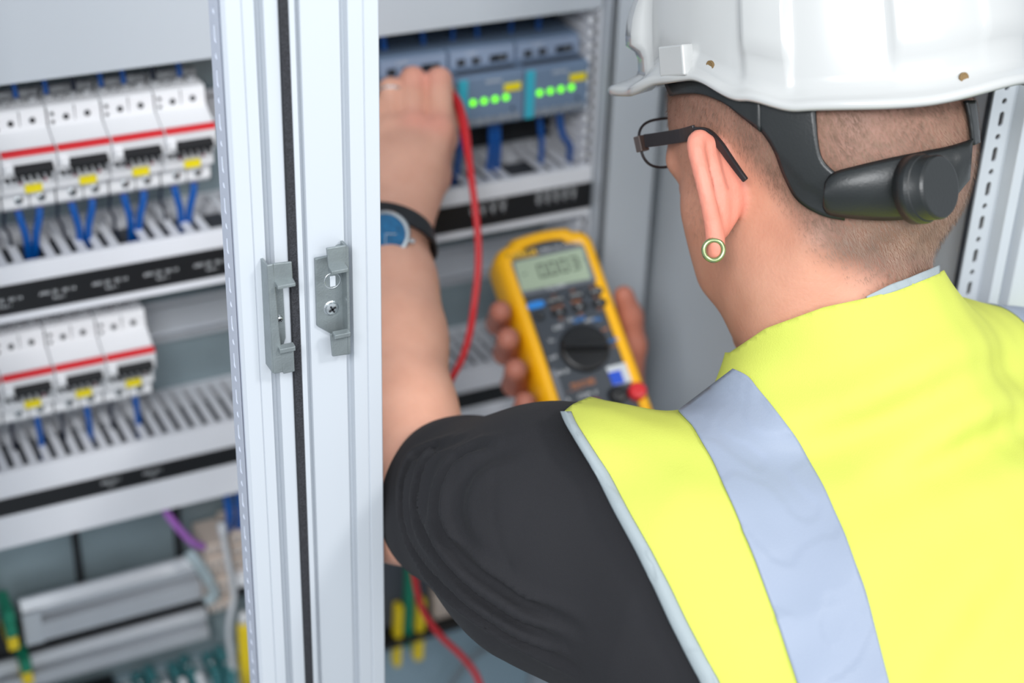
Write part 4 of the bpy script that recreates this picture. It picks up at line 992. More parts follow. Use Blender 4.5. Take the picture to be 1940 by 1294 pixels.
def cut_strip(V, F, funcs):
    for fn in funcs:
        a, b = px_of(V); V, F = clip2(V, F, fn(a, b, V))
    return V, F
near = lambda V: V[:, 2] < 1.03
lx = lambda y: np.interp(y, [700, 775, 805, 870, 960, 1060, 1170, 1294, 1500, 2200], [1262, 1284, 1312, 1350, 1391, 1431, 1470, 1511, 1570, 1700])
rx = lambda y: np.interp(y, [600, 697, 712, 770, 830, 920, 1010, 1120, 1294, 1500, 2200], [1340, 1386, 1416, 1464, 1509, 1560, 1600, 1640, 1685, 1745, 1880])
topl = lambda x: 775 - (x - 1284) * (775 - 697) / 102.0
def front_only(V): return (V @ TF - (cc(1660, 1170, 1.03) @ TF)) * 3000
sgnF = 1 if (NY @ TF) > 0 else -1
ys_ = lambda y0, y1, n: list(np.linspace(y0, y1, n))
e1 = [(float(lx(y)), y) for y in [776, 790, 805, 830, 870, 915, 960, 1010, 1060, 1115, 1170, 1230, 1294, 1400, 1500, 1650, 1800, 1950]]
e2 = [(float(rx(y)), y) for y in [698, 712, 735, 770, 830, 875, 920, 965, 1010, 1065, 1120, 1205, 1294, 1400, 1500, 1650, 1800, 1950]]
P_, F_ = band(e1, e2, 170, 26, vest_sdf, .0017)
tag(mesh_obj('reflective_band', Wn(P_), F_, 'reflective_grey', vest, smooth=True, fix=True, solid=0.0012), 'silver-grey reflective band')
# the second brace on the far side of the back, mirrored across the spine
mid = cc(1800, 1000, .9) @ TL
lat = lambda V: V @ TL
Vb, Fb = cut_strip(V3, F3, [lambda a, b, V: (.145 - (V @ TL - mid)) * 3000, lambda a, b, V: ((V @ TL - mid) - .195) * 3000, lambda a, b, V: 560 - b])
if len(Vb) > 50: mesh_obj('reflective_band', Wn(outgrow(Vb, .0011)), Fb, 'reflective_grey', vest, smooth=True, fix=False, solid=0.0009, weld=.0004)
yy = [779, 800, 830, 865, 900, 935, 970, 1005, 1040, 1075, 1110, 1145, 1180, 1215, 1240, 1270, 1294, 1350, 1420, 1500, 1620, 1750, 1900]
e1 = [(float(arm_x(y)) - 2, y) for y in yy]; e2 = [(float(arm_x(y)) + float(np.interp(y, [780, 900, 1100, 1294], [20, 26, 31, 36])), y) for y in yy]
P_, F_ = band(e1, e2, 220, 12, vest_sdf, lambda v, u: .0010 + .0026 * np.sin(np.clip(v, 0, 1) * PI) ** .6)
tag(mesh_obj('edge_binding', Wn(P_), F_, 'binding_grey', vest, smooth=True, fix=True, solid=0.0028), 'pale grey fabric binding')
xx = [1642, 1665, 1690, 1715, 1740, 1765, 1781]
e1 = [(x, float(neck_y(x)) + 2) for x in xx]; e2 = [(x, float(neck_y(x)) - 3 - 11 * min(1.0, (x - 1640) / 50)) for x in xx]
P_, F_ = band(e1, e2, 40, 6, vest_sdf, .0002)
mesh_obj('edge_binding', Wn(P_), F_, 'binding_grey', vest, smooth=True, fix=True, solid=0.0018)
# trousers and boots, standing on the floor in front of the cabinet
PEL = np.array([.265, .50, 1.01])
def legz(t): return PEL + DN * t
floor_t = (CAM[2] - 0 - (PEL @ DN))                         # drop from the pelvis to the floor
HXc = HX; NYc = NY
hipL, hipR = PEL - HXc * .095, PEL + HXc * .095
def leg(P, h, sgn, st):
    kn_ = h + DN * floor_t * .46 + NYc * (.05 + st); an = h + DN * (floor_t - .09) + NYc * st + HXc * sgn * .03
    return chain(P, [(h, .092), (kn_, .068), (an, .058)], .03)
def trouser(P):
    d = ell(P, PEL - DN * .03, (.18, .13, .125), np.array([HXc, DN, NYc])); return smin(smin(d, leg(P, hipL, -1, .10), .04), leg(P, hipR, 1, -.12), .04)
def boots(P):
    d = None
    for h, sgn, st in ((hipL, -1, .10), (hipR, 1, -.12)):
        an = h + DN * (floor_t - .05) + NYc * st + HXc * sgn * .03
        e = chain(P, [(an - DN * .06, .05), (an, .048), (an + NYc * .15 + DN * .012, .036)], .02); d = e if d is None else np.minimum(d, e)
    fl_ = (P @ DN.astype(f32)) - (CAM[2] - .002)
    return smax(d, fl_, .01)
pc = [PEL, hipL + DN * floor_t, hipR + DN * floor_t + NYc * .3, hipL + DN * floor_t + NYc * .35, hipR + DN * floor_t - NYc * .2]
lo = np.min(pc, 0) - .24; hi = np.max(pc, 0) + .24
V4, F4 = nets(trouser, lo, hi, .009, 1); mesh_obj('trousers', Wn(V4), F4, 'trouser_blue', person, smooth=True, fix=False)
V4, F4 = nets(boots, lo, hi, .006, 1); mesh_obj('boots', Wn(V4), F4, 'black_plastic', person, smooth=True, fix=False)

# ------------------------------------------------------------------ hard hat
hh = thing('hard_hat', W(HatO), 'white hard hat with black ratchet harness worn by the person', 'hard hat')
mat('hat_white', (184, 185, 184), 0.22, coat=0.6, spec=0.5)
NA = 288
def ridge(a, c, w, e):                                      # flat-topped bump along the azimuth with soft edges
    d = abs((a - c + 180) % 360 - 180); t = min(max((w + e - d) / e, 0), 1); return t * t * (3 - 2 * t)
def shell_r(a, s):                                          # s: 0 brim root .. 1 crown
    base = wall_r(a); A_ = abs((a + 180) % 360 - 180)
    th = s * PI / 2
    pr = math.cos(th) ** .52 if s < .999 else 0.0
    k = 1 - sm(s, .42, .52) if True else 1
    sh_ = sm(s, .04, .07)
    b = 0.0
    b += .0045 * ridge(A_, 108, 7.0, 1.6) * (1 - sm(s, .20, .27))
    b += .0040 * ridge(A_, 180, 34, 2.4) * (1 - sm(s, .70, .85)) + .0020 * ridge(A_, 180, 9, 1.5) * (1 - sm(s, .70, .85))
    b += .011 * ridge(A_, 40, 10, 2.5) * (1 - sm(s, .10, .34))
    b += .004 * ridge(A_, 0, 16, 3) * (1 - sm(s, .8, .9))
    return base * pr + float(b) * (0.35 + .65 * float(sh_))
rows = []
S_ = [0, .015, .03, .05, .07, .10, .14, .18, .22, .26, .30, .34, .38, .40, .42, .44, .46, .48, .52, .58, .64, .70, .76, .82, .88, .93, .97]
def shell(off, extra_rim=True):
    vs = []; fs = []
    prof = []
    for i in range(NA):
        a = 360.0 * i / NA; bw, bz = brim_w(a), brim_z(a)
        colm = []
        if extra_rim:
            colm += [(wall_r(a) + bw * .15 - .002, bz - .0005), (wall_r(a) + bw - .0008, bz - .0028), (wall_r(a) + bw + .0012, bz - .0010), (wall_r(a) + bw + .0010, bz + .0020), (wall_r(a) + bw - .0010, bz + .0034),
                     (wall_r(a) + bw * .55, bz + .0058), (wall_r(a) + bw * .2 + .0008, bz + .0088)]
        for s in S_:
            z0 = bz + .012; z = z0 + (HH - z0) * math.sin(s * PI / 2) ** .95
            colm.append((shell_r(a, s) + off, z + off * (s > .5)))
        prof.append(colm)
    n = len(prof[0])
    for colm, i in zip(prof, range(NA)):
        a = 360.0 * i / NA
        for (r_, z) in colm: vs.append(hp(a, r_, z))
    for i in range(NA):
        j = (i + 1) % NA
        for k in range(n - 1): fs.append((i * n + k, j * n + k, j * n + k + 1, i * n + k + 1))
    vs.append((0, 0, HH + off)); t = len(vs) - 1
    for i in range(NA): fs.append((i * n + n - 1, ((i + 1) % NA) * n + n - 1, t))
    return vs, fs
vs, fs = shell(0.0)
mesh_obj('shell', Wn(hat(np.array(vs))), fs, 'hat_white', hh, smooth=True, solid=0.0022)
# upright gutter flange over the visor ends, both sides
for sgn in (1, -1):
    # accessory slot block
    a0, a1 = 66, 79; vsb = []
    for z in (brim_z(72) + .001, brim_z(72) + .019):
        for a, r_ in ((a0, wall_r(a0) - .004), (a0, wall_r(a0) + .0075), (a1, wall_r(a1) + .0075), (a1, wall_r(a1) - .004)): vsb.append(hp(sgn * a, r_, z))
    mesh_obj('accessory_slot', Wn(hat(np.array(vsb))), [(0, 1, 2, 3), (7, 6, 5, 4), (0, 4, 5, 1), (1, 5, 6, 2), (2, 6, 7, 3), (3, 7, 4, 0)], 'hat_white', hh, bevel=0.0012)
    for az, zz in ((87, .010), (163, .008)):
        A_ = az if az < 150 else az
        rr = wall_r(A_) + (.0040 if az > 150 else .0006) ; c = hat(np.array([hp(sgn * A_, rr, brim_z(A_) + zz)]))[0]; c2 = hat(np.array([hp(sgn * A_, rr + .01, brim_z(A_) + zz)]))[0]; d_ = _unit(c2 - c)
        hr = mesh_obj('rivet_hole', *(lambda m: (m.v, m.f))(MB().lathe(W(c), R3 @ d_, [(.0030, -.001), (.0030, .0004), (.0024, .0006), (.0018, .0003), (0, .0003)], 18)), mat('hole_tan', (120, 96, 60), .7), hh, smooth=False)
# harness: bands lying on the head, found by casting onto the head surface; mirrored for the far side
def mirror_head(P):
    q = (P - H0) @ HM.T; q[:, 0] *= -1; return H0 + q @ HM
def add_band(name, P, Fb, m, th=.0022, mir=True, parent=None, **k):
    o = mesh_obj(name, Wn(P), Fb, m, parent or hh, smooth=True, solid=th)
    if mir: mesh_obj(name, Wn(mirror_head(P)), Fb, m, parent or hh, smooth=True, solid=th)
    return o
hd = lambda P: smin(head_sdf(P), neck_sdf(P), .02)
P_, F_ = band([(1392, 170), (1395, 205), (1430, 236), (1462, 280), (1484, 335), (1510, 380), (1556, 408), (1600, 418)], [(1546, 160), (1545, 205), (1546, 235), (1549, 270), (1556, 300), (1572, 320), (1590, 330), (1620, 326)], 40, 12, hd, .0045)
add_band('hanging_strap', P_, F_, 'strap_plastic')
P_, F_ = band([(1254, 148), (1285, 150), (1320, 150), (1360, 160), (1400, 170), (1440, 175)], [(1268, 182), (1290, 178), (1325, 178), (1370, 195), (1405, 222), (1440, 250)], 24, 8, hd, .0050)
add_band('head_band', P_, F_, 'strap_plastic')
up_e = [(1562, 345), (1580, 326), (1630, 312), (1690, 298), (1750, 286), (1800, 276), (1844, 262)]
lo_e = [(1558, 392), (1572, 408), (1630, 416), (1690, 418), (1750, 410), (1795, 388), (1838, 340)]
P_, F_ = band(up_e, lo_e, 44, 14, hd, lambda v, u: .0062 + .0060 * np.sin(np.clip(v, 0, 1) * PI) ** .7)
add_band('ratchet_housing', P_, F_, 'strap_plastic', th=.004, mir=False)
P_, F_ = band([(1832, 190), (1838, 215), (1842, 245), (1846, 275)], [(1850, 190), (1853, 215), (1856, 245), (1858, 270)], 12, 5, hd, .004)
add_band('hanging_strap', P_, F_, 'strap_plastic', mir=False)
kc = cast(np.array([1742.0]), np.array([358.0]), hd, .0115)[0].astype(float); kd = _unit(-Ff * .93 + Rr * .0 - Uu * .10)
b = MB().lathe(W(kc), R3 @ kd, [(.0195, -.004), (.0195, .003), (.0185, .0050), (.0178, .0055), (.0178, .0125), (.0168, .0140), (.0160, .0142), (0, .0142)], 64)
kb = obj('ratchet_knob', b, 'strap_plastic', hh, smooth=False); tag(kb, 'round black adjusting knob')
for p in kb.data.polygons: p.use_smooth = len(p.vertices) == 4 and abs(p.normal @ Vector(R3 @ kd)) < .3

# ------------------------------------------------------------------ eyeglasses
gl_ = thing('eyeglasses', wp(1230, 270, 1.02), 'dark-framed eyeglasses with a flat temple running over the ear', 'glasses')
mat('glasses_dark', (44, 40, 42), 0.35, metal=0.3); mat('glasses_metal', (120, 108, 104), 0.3, metal=0.8)
lens = bpy.data.materials.new('lens_glass'); lens.use_nodes = True; MATS['lens_glass'] = lens
lb_ = lens.node_tree.nodes['Principled BSDF']; lb_.inputs['Transmission Weight'].default_value = 1; lb_.inputs['Roughness'].default_value = 0.0; lb_.inputs['IOR'].default_value = 1.05; lb_.inputs['Alpha'].default_value = 0.25
tp = [cc(1222, 267, 1.018), cc(1245, 264, 1.008), cc(1290, 257, .985), cc(1316, 250, .962)]
tp2 = [cc(1316, 250, .962), cc(1340, 252, .950), cc(1362, 272, .941), cc(1382, 300, .936), cc(1400, 325, .932), cc(1413, 342, .931)]
def strap_box(P, hw, ht, side=None):
    V_ = []; F_ = []
    for i, p in enumerate(P):
        a = P[max(i - 1, 0)]; b_ = P[min(i + 1, len(P) - 1)]; t = _unit(b_ - a); n_ = _unit(side); u_ = _unit(np.cross(t, n_)); n_ = np.cross(u_, t)
        w_ = hw[i] if hasattr(hw, '__len__') else hw
        for (x, y) in ((-1, -1), (1, -1), (1, 1), (-1, 1)): V_.append(p + u_ * w_ * x + n_ * ht * y)
    for i in range(len(P) - 1):
        for k in range(4): F_.append((i * 4 + k, i * 4 + (k + 1) % 4, (i + 1) * 4 + (k + 1) % 4, (i + 1) * 4 + k))
    F_ += [(3, 2, 1, 0), tuple(range(len(P) * 4 - 4, len(P) * 4))]
    return V_, F_
Vt, Ft = strap_box(spline(tp, 5), .0042, .0009, -Rr)
mesh_obj('temple', Wn(np.array(Vt)), Ft, 'glasses_dark', gl_, bevel=.0004)
Vt2, Ft2 = strap_box(spline(tp2, 5), [.0030 - .0014 * k / 25 for k in range(26)], .0014, -Rr)
mesh_obj('temple_tip', Wn(np.array(Vt2)), Ft2, 'glasses_dark', gl_, bevel=.0006)
mesh_obj('temple', Wn(mirror_head(np.array(Vt))), Ft, 'glasses_dark', gl_, bevel=.0004); mesh_obj('temple_tip', Wn(mirror_head(np.array(Vt2))), Ft2, 'glasses_dark', gl_, bevel=.0006)
hg = cc(1215, 272, 1.022)
for M_ in (lambda P: P, mirror_head):
    b = MB(); b.frame_box((0, 0, 0), Rr * .0035, Uu * .0050, Ff * .0026); Vh = np.array(b.v) + hg
    mesh_obj('hinge', Wn(M_(Vh)), b.f, 'glasses_metal', gl_, bevel=.0005)
    c0 = hg + Rr * .024 - Uu * .0015 + Ff * .002
    loop = []
    for k in range(40):
        a = 2 * PI * k / 40; ca, sa = math.cos(a), math.sin(a); e = 2.8
        loop.append(c0 + Rr * .0235 * math.copysign(abs(ca) ** (2 / e), ca) + Uu * .0155 * math.copysign(abs(sa) ** (2 / e), sa))
    b = MB().tube(loop, .0009, 8, closed=True); mesh_obj('lens_rim', Wn(M_(np.array(b.v))), b.f, 'glasses_dark', gl_, smooth=True)
    b = MB().prism(loop, Ff * .0012); mesh_obj('lens', Wn(M_(np.array(b.v))), b.f, 'lens_glass', gl_)
br = [mirror_head(np.array([hg + Rr * .047 + Uu * .003]))[0], H0 + Ff * (((hg - H0) @ Ff) + .003) + Uu * (((hg - H0) @ Uu) + .006), hg + Rr * .047 + Uu * .003]
b = MB().tube(spline(br, 6), .0011, 8); mesh_obj('bridge', Wn(np.array(b.v)), b.f, 'glasses_dark', gl_, smooth=True)
# earring
ec = cc(1352, 474, .936); b = MB(); e1 = _unit(np.array([1, .05, .1])); e2 = _unit(np.array([-.05, 1, .12])); 
lp = [ec + .0058 * (math.cos(2 * PI * k / 36) * e1 + math.sin(2 * PI * k / 36) * e2) for k in range(36)]
b.tube(lp, .0015, 10, closed=True); mat('earring_metal', (150, 165, 120), 0.25, metal=0.85)
tag(mesh_obj('earring', Wn(np.array(b.v)), b.f, 'earring_metal', smooth=True), 'small round metal ring hanging in the ear lobe', 'earring')

# ------------------------------------------------------------------ wristwatch and finger ring
wt_ = thing('wristwatch', wp(735, 445, 1.20), 'wristwatch with blue face and black strap on the reaching arm', 'watch')
wc = cc(741, 448, 1.231); wa = _unit(L_WR - cc(738, 640, 1.185) + np.array([-.012, .0, .0])); w1_ = _unit(np.cross(wa, [0, 0, 1])); w2_ = np.cross(wa, w1_)
vs = []; fs = []; n = 48; secs = [(-.0085, .0), (.0085, .0), (.0085, .0024), (-.0085, .0024)]
tl_ = _unit(wa + .28 * w1_)
for k in range(n):
    a = 2 * PI * k / n; dirn = math.cos(a) * w1_ + math.sin(a) * w2_
    t = 0.02; 
    for (h, dr) in secs:
        base_r = .0305
        vs.append(wc + dirn * (base_r + dr) + wa * (h + .012 * math.cos(a) * (1 if w1_[0] < 0 else -1)))
for k in range(n):
    j = (k + 1) % n
    for m_ in range(4): fs.append((k * 4 + m_, k * 4 + (m_ + 1) % 4, j * 4 + (m_ + 1) % 4, j * 4 + m_))
mesh_obj('strap', Wn(np.array(vs)), fs, 'black_plastic', wt_, smooth=False, bevel=.0006)
fc = cc(730, 446, 1.194); fn_ = _unit(np.array([.10, -.18, -1.0]))
mat('watch_blue', (8, 98, 146), 0.6, coat=0.0, vary=0.25, vscale=200); 
def lat(name, c, ax, prof, m, par, n=40): 
    b = MB().lathe(W(c), R3 @ ax, prof, n); return obj(name, b, m, par, smooth=False)
lat('case', fc, fn_, [(.0160, -.006), (.0185, -.003), (.0185, .0025), (.0172, .0042), (.0150, .0046), (.0148, .0036), (0, .0036)], 'bright_steel', wt_)
lat('dial', fc + fn_ * .0037, fn_, [(.0147, 0), (.0147, .0004), (0, .0004)], 'watch_blue', wt_)
h1 = _unit(np.cross(fn_, [0, 1, 0])); h2 = np.cross(fn_, h1)
b = MB(); b.frame_box(W(fc + fn_ * .0043 + h1 * .004), R3 @ (h1 * .0040), R3 @ (h2 * .00025), R3 @ (fn_ * .0002)); obj('watch_hand', b, 'bright_steel', wt_)
b = MB(); b.frame_box(W(fc + fn_ * .0045 - h2 * .005), R3 @ (h1 * .0002), R3 @ (h2 * .0052), R3 @ (fn_ * .0002)); obj('watch_hand', b, 'bright_steel', wt_)
b = MB(); b.cyl(W(fc + np.array([.0175, .004, 0])), W(fc + np.array([.0215, .005, 0])), .002, 14); obj('crown', b, 'bright_steel', wt_)
fr = cc(741, 180, 1.3125); fd = _unit(cc(741, 170, 1.312) - cc(741, 246, 1.295)); r1_ = _unit(np.cross(fd, [0, 0, 1])); r2_ = np.cross(fd, r1_)
b = MB().tube([fr + .0113 * (math.cos(2 * PI * k / 32) * r1_ + math.sin(2 * PI * k / 32) * r2_) for k in range(32)], .0014, 8, closed=True)
tag(mesh_obj('finger_ring', Wn(np.array(b.v)), b.f, 'bright_steel', smooth=True), 'plain silver ring on the finger next to the white post', 'ring')

# ------------------------------------------------------------------ digital multimeter, held in the right hand
mm = thing('multimeter', W(MC_), 'yellow and dark grey digital multimeter held in the right hand', 'multimeter')
mat('meter_yellow', (255, 188, 8), 0.5); mat('meter_grey', (62, 68, 76), 0.5); mat('meter_black', (26, 28, 31), 0.4)
mat('lcd', (168, 184, 160), 0.3); mat('lcd_dark', (22, 32, 28), 0.4); mat('meter_blue', (50, 140, 225), 0.4); mat('meter_orange', (215, 130, 70), 0.5); mat('sticker_blue', (30, 80, 200), 0.45); mat('sticker_pale', (200, 206, 212), 0.45)
mat('bezel_grey', (112, 116, 124), 0.35)
def onface(px, py, lift=0.0):                                # point of the meter's face seen at a place -> its own (x, y) in metres
    r = cc(px, py, 1.0); o_ = MC_ + MN * lift; t = (o_ @ MN) / (r @ MN); p = r * t - o_; return (p @ MX, p @ MY)
def mp(x, y, z): return W(MC_ + MX * x + MY * y + MN * z)
x_l, y_t = onface(936, 480)[0], onface(1025, 432)[1]; x_r = onface(1158, 540)[0]
HWm = (x_r - x_l) / 2; cxm = (x_l + x_r) / 2
def outline(hw, y0, y1, rt, rb, bow, n=10, cx=None):
    cx = cxm if cx is None else cx; pts = []
    def arc(ox, oy, r, a0, a1): return [(ox + r * math.cos(a0 + (a1 - a0) * k / n), oy + r * math.sin(a0 + (a1 - a0) * k / n)) for k in range(n + 1)]
    pts += arc(-hw + rt, y0 + rt + bow, rt, PI, 1.5 * PI)
    pts += [(x, y0 + bow * (x / hw) ** 2) for x in np.linspace(-hw + rt * 1.3, hw - rt * 1.3, 9)]
    pts += arc(hw - rt, y0 + rt + bow, rt, 1.5 * PI, 2 * PI)
    pts += [(hw * .985, (y0 + y1) / 2)]
    pts += arc(hw - rb, y1 - rb, rb, 0, .5 * PI) + arc(-hw + rb, y1 - rb, rb, .5 * PI, PI)
    pts += [(-hw * .985, (y0 + y1) / 2)]
    return [(x + cx, y) for x, y in pts]
def loft(name, rings, m, par, cap=(True, True), smooth=True, hole=None):
    n = len(rings[0][0]); V_ = []; F_ = []
    for pts, z in rings: V_ += [mp(x, y, z) for x, y in pts]
    for i in range(len(rings) - 1):
        for k in range(n): F_.append((i * n + k, i * n + (k + 1) % n, (i + 1) * n + (k + 1) % n, (i + 1) * n + k))
    if cap[0]: F_.append(tuple(range(n - 1, -1, -1)))
    if cap[1]: F_.append(tuple(range((len(rings) - 1) * n, len(rings) * n)))
    return mesh_obj(name, V_, F_, m, par, smooth=smooth)
yT = y_t; yB = yT + .205; W0 = HWm
O = lambda g: outline(W0 - g, yT + g, yB - g, .014 - g * .3, .014 - g * .3, .0065)
hol = loft('yellow_holster', [(O(.008), -.045), (O(.002), -.042), (O(.0), -.034), (O(.0), -.012), (O(.0015), -.004), (O(.0045), .0008), (O(.0085), .0022), (O(.0115), .0012), (O(.0125), -.002), (O(.0127), -.006)], 'meter_yellow', mm)
for p in hol.data.polygons: p.use_smooth = len(p.vertices) == 4
I = lambda g: outline(W0 - g, yT + g, yB - g, .012, .012, .0065)
fcp = loft('face_panel', [(I(.0123), -.006), (I(.0123), -.0004), (I(.0132), .0006)], 'meter_grey', mm, smooth=False)
def fpoly(name, pts, z0, z1, m, par, bev=.0): 
    q_ = [onface(a, b_) for a, b_ in pts]; V_ = [mp(x, y, z0) for x, y in q_] + [mp(x, y, z1) for x, y in q_]; n_ = len(q_)
    return mesh_obj(name, V_, [tuple(range(n_)), tuple(range(2 * n_ - 1, n_ - 1, -1))] + [(i, n_ + i, n_ + (i + 1) % n_, (i + 1) % n_) for i in range(n_)], m, par, bevel=bev)
def c3(x, y): return (900 + x / 3.406, 420 + y / 3.406)      # my notes for the face were taken on a magnified view
bz_ = fpoly('display_bezel', [c3(222, 262), c3(700, 140), c3(785, 385), c3(305, 485)], .0004, .0014, 'bezel_grey', mm, .0006)
lcd = fpoly('display', [c3(250, 268), c3(690, 172), c3(745, 372), c3(300, 455)], .0014, .0018, 'lcd', mm)
SEG = {'0': 'abcdef', '3': 'abgcd'}
def seg_digit(mb, x, y, w, h, ch):
    t = w * .23; z = .00195
    S = {'a': (x, y, w, t), 'g': (x, y + h / 2 - t / 2, w, t), 'd': (x, y + h - t, w, t), 'f': (x, y, t, h / 2), 'e': (x, y + h / 2, t, h / 2), 'b': (x + w - t, y, t, h / 2), 'c': (x + w - t, y + h / 2, t, h / 2)}
    for s in SEG[ch]:
        a, b_, c, d = S[s]; g_ = t * .12
        mb.add([mp(a + g_, b_ + g_, z), mp(a + c - g_, b_ + g_, z), mp(a + c - g_, b_ + d - g_, z), mp(a + g_, b_ + d - g_, z)], [(0, 1, 2, 3)])
dx0, dy0 = onface(*c3(388, 285)); dx1, _ = onface(*c3(660, 235)); _, dy1 = onface(*c3(420, 372))
b = MB(); dw = (dx1 - dx0) / 4.35
for i, ch in enumerate('0003'): seg_digit(b, dx0 + i * dw * 1.13, dy0, dw * .86, (dy1 - dy0), ch)
b.add([mp(dx0 + dw * .91, dy1 - .0012, .00195), mp(dx0 + dw * 1.08, dy1 - .0012, .00195), mp(dx0 + dw * 1.08, dy1, .00195), mp(dx0 + dw * .91, dy1, .00195)], [(0, 1, 2, 3)])
obj('reading_digits', b, 'lcd_dark', lcd)
b = MB(); p = onface(*c3(318, 345)); b.add([mp(p[0] - .002, p[1] - .0004, .00195), mp(p[0] + .002, p[1] - .0004, .00195), mp(p[0] + .002, p[1] + .0004, .00195), mp(p[0] - .002, p[1] + .0004, .00195)], [(0, 1, 2, 3)]); obj('minus_sign', b, 'lcd_dark', lcd)
XW, YW, ZW = R3 @ MX, R3 @ MY, R3 @ MN
def ftext(name, body, x, y, size, m, par, z=.0016, sx=1.0):
    q_ = onface(*c3(x, y)); return text(name, body, mp(q_[0], q_[1], z), XW, -YW, size, m, par, depth=.0, sx=sx)
mat('logo_yellow', (225, 180, 60), 0.45)
lg = fpoly('logo_plate', [c3(218, 215), c3(395, 176), c3(404, 217), c3(226, 255)], .0014, .0017, 'logo_yellow', mm)
ftext('maker_lettering', 'FLUKE', 312, 215, .0085, 'meter_black', lg, z=.0019, sx=1.3)
ftext('model_lettering', '87 V', 440, 190, .0052, 'text_white', mm, z=.0018); ftext('model_lettering', 'TRUE RMS MULTIMETER', 570, 160, .0036, 'text_white', mm, z=.0018)
ftext('volts_sign', 'V', 690, 255, .0042, 'lcd_dark', lcd, z=.002)
ftext('brand_note', 'True RMS', 520, 428, .0040, 'text_white', mm, z=.0018)
def button(x, y, w, h, m, lab=None, lm='text_white', name='button'):
    q_ = onface(*c3(x, y)); pts = []
    for k in range(24):
        a = 2 * PI * k / 24; pts.append((q_[0] + w / 2 * math.copysign(abs(math.cos(a)) ** .6, math.cos(a)), q_[1] + h / 2 * math.copysign(abs(math.sin(a)) ** .6, math.sin(a))))
    o = loft(name, [(pts, .0004), (pts, .0018), ([(q_[0] + (a - q_[0]) * .88, q_[1] + (b_ - q_[1]) * .88) for a, b_ in pts], .0024)], m, mm, smooth=False)
    if lab: ftext('button_lettering', lab, x, y, .0030, lm, o, z=.0026)
    return o
tag(button(390, 542, .0155, .0062, 'meter_blue'), 'blue button')
button(414, 615, .008, .0072, 'meter_black', 'o')
for x, y, lb_s in ((515, 512, 'MIN MAX'), (648, 480, 'RANGE'), (775, 455, 'HOLD'), (540, 588, '))))'), (672, 556, 'REL'), (798, 530, 'Hz')):
    button(x, y, .0135, .0072, 'meter_black', lb_s)
for x, y in ((505, 482), (628, 450), (752, 424), (552, 628), (678, 598), (802, 566)):
    ftext('orange_mark', '(o)', x, y, .0032, 'meter_orange', mm)
for x, y, s_ in ((530, 555, 'mV AC'), (652, 520, 'PEAK'), (776, 494, '%'), (840, 700, 'MIN'), (880, 650, '______'), (640, 1080, '________'), (700, 1060, 'CAT III 1000V'), (690, 1040, '400mA FUSED'), (895, 805, 'uA')):
    ftext('orange_lettering', s_, x, y, .0036, 'meter_orange', mm)
for x, y, s_ in ((533, 688, 'OFF'), (495, 772, 'V~'), (502, 880, 'mV'), (560, 975, 'mA A'), (610, 640, '~V='), (740, 640, 'mV='), (600, 1155, 'A'), (725, 1120, 'COM  V')):
    ftext('white_lettering', s_, x, y, .0050, 'text_white', mm)
for x, y, s_ in ((670, 638, 'OFF'), (785, 634, 'Hz'), (890, 768, 'mA')): ftext('blue_lettering', s_, x, y, .0056, 'meter_blue', mm, sx=1.2)
kq = onface(*c3(702, 822)); KR = .0208
ring_ = lambda r: [(kq[0] + r * math.cos(2 * PI * k / 48), kq[1] + r * math.sin(2 * PI * k / 48)) for k in range(48)]
kn_ = loft('dial_knob', [(ring_(KR), .0004), (ring_(KR), .003), (ring_(KR * .93), .0055), (ring_(KR * .86), .006)], 'meter_black', mm, smooth=False)
a_ = math.radians(12); cx_, sy_ = math.cos(a_), math.sin(a_)
gp = [(-.95, -.16), (.80, -.20), (.93, 0), (.80, .20), (-.95, .16), (-1.02, 0)]
gq = [(kq[0] + KR * (x * cx_ - y * sy_), kq[1] + KR * (x * sy_ + y * cx_)) for x, y in gp]; gq2 = [(kq[0] + KR * .92 * (x * cx_ - y * .7 * sy_), kq[1] + KR * .92 * (x * sy_ + y * .7 * cx_)) for x, y in gp]
loft('grip_bar', [(gq, .005), (gq, .011), (gq2, .0135)], 'meter_black', kn_, smooth=False)
st_ = fpoly('sticker', [c3(842, 942), c3(1000, 902), c3(1050, 1022), c3(892, 1062)], .0008, .0011, 'sticker_pale', mm); fpoly('sticker_print', [c3(856, 978), c3(935, 958), c3(966, 1040), c3(890, 1060)], .0011, .0013, 'sticker_blue', st_)
fpoly('side_plate', [c3(478, 960), c3(518, 952), c3(596, 1190), c3(560, 1200)], .0008, .0012, 'bezel_grey', mm)
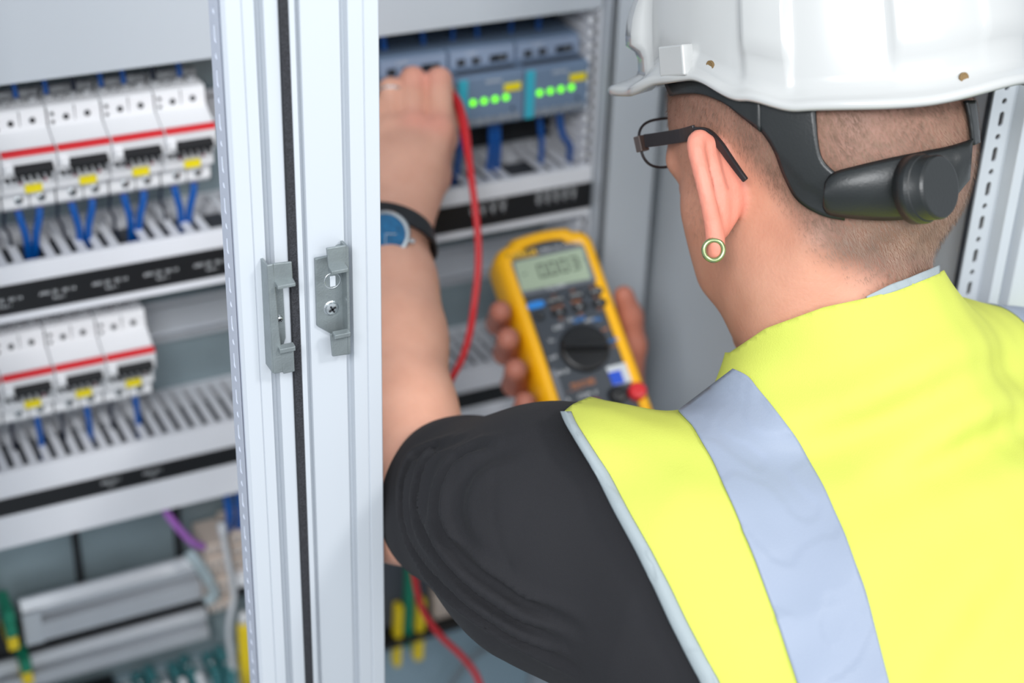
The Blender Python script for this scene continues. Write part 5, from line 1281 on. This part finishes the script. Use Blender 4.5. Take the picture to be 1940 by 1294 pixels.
for x, y, m_, nm in ((1040, 1105, 'red_plastic', 'red plug in the right socket'), (915, 1125, 'meter_black', 'black plug in the common socket'), (640, 1235, 'dark_red', None), (770, 1200, 'dark_red', None)):
    q_ = onface(*c3(x, y)); rr = .0075
    o = mesh_obj('jack_plug' if nm else 'jack', *(lambda m: (m.v, m.f))(MB().lathe(mp(q_[0], q_[1], 0), ZW, [(rr, 0), (rr, .006 if nm else .002), (rr * .8, .008 if nm else .0024), (rr * .5, .0085 if nm else .001), (0, .0085 if nm else .001)], 24)), m_, mm)
    if nm: tag(o, nm)
q_ = onface(*c3(572, 1205)); mesh_obj('face_screw', *(lambda m: (m.v, m.f))(MB().lathe(mp(q_[0], q_[1], 0), ZW, [(.003, 0), (.003, .0016), (0, .0018)], 18)), 'bright_steel', mm)

# ------------------------------------------------------------------ test lead and probe
lead = [cc(856, 180, 1.338), cc(868, 198, 1.330), cc(878, 235, 1.315), cc(887, 290, 1.305), cc(894, 345, 1.300), cc(901, 400, 1.300), cc(906, 460, 1.300), cc(905, 520, 1.300), cc(898, 580, 1.300), cc(890, 630, 1.295), cc(875, 680, 1.290), cc(853, 722, 1.285),
        cc(832, 780, 1.27), cc(800, 860, 1.27), cc(780, 950, 1.31), cc(780, 1040, 1.36), cc(788, 1110, 1.38), cc(803, 1160, 1.40), cc(835, 1205, 1.42), cc(872, 1240, 1.44), cc(900, 1275, 1.46), cc(918, 1320, 1.47), cc(960, 1420, 1.47), cc(1020, 1520, 1.45)]
Ls = spline(lead, 5); rs_ = [.0042 if i < 12 else .0029 for i in range(len(Ls))]
for i in range(12, 18): rs_[i] = .0042 - .0013 * (i - 11) / 6
tag(mesh_obj('test_lead', Wn(np.array(MB().tube(Ls, rs_, 12).v)), MB().tube(Ls, rs_, 12).f, 'red_plastic', smooth=True), 'red test lead hanging from the fist and looping down past the elbow', 'cable')
pr_ = thing('test_probe', wp(853, 184, 1.342), 'red probe body pinched in the raised hand', 'probe')
d_ = _unit(cc(815, 152, 1.368) - cc(854, 182, 1.340))
obj('grip', MB().lathe(W(cc(857, 184, 1.338)), R3 @ d_, [(.003, 0), (.0046, .002), (.0046, .010), (.0058, .012), (.0058, .014), (.004, .016), (.0034, .026), (0, .026)], 20), 'red_plastic', pr_, smooth=True)
obj('tip', MB().cyl(W(cc(857, 184, 1.338) + d_ * .024), W(cc(857, 184, 1.338) + d_ * .036), .001, 10), 'bright_steel', pr_)
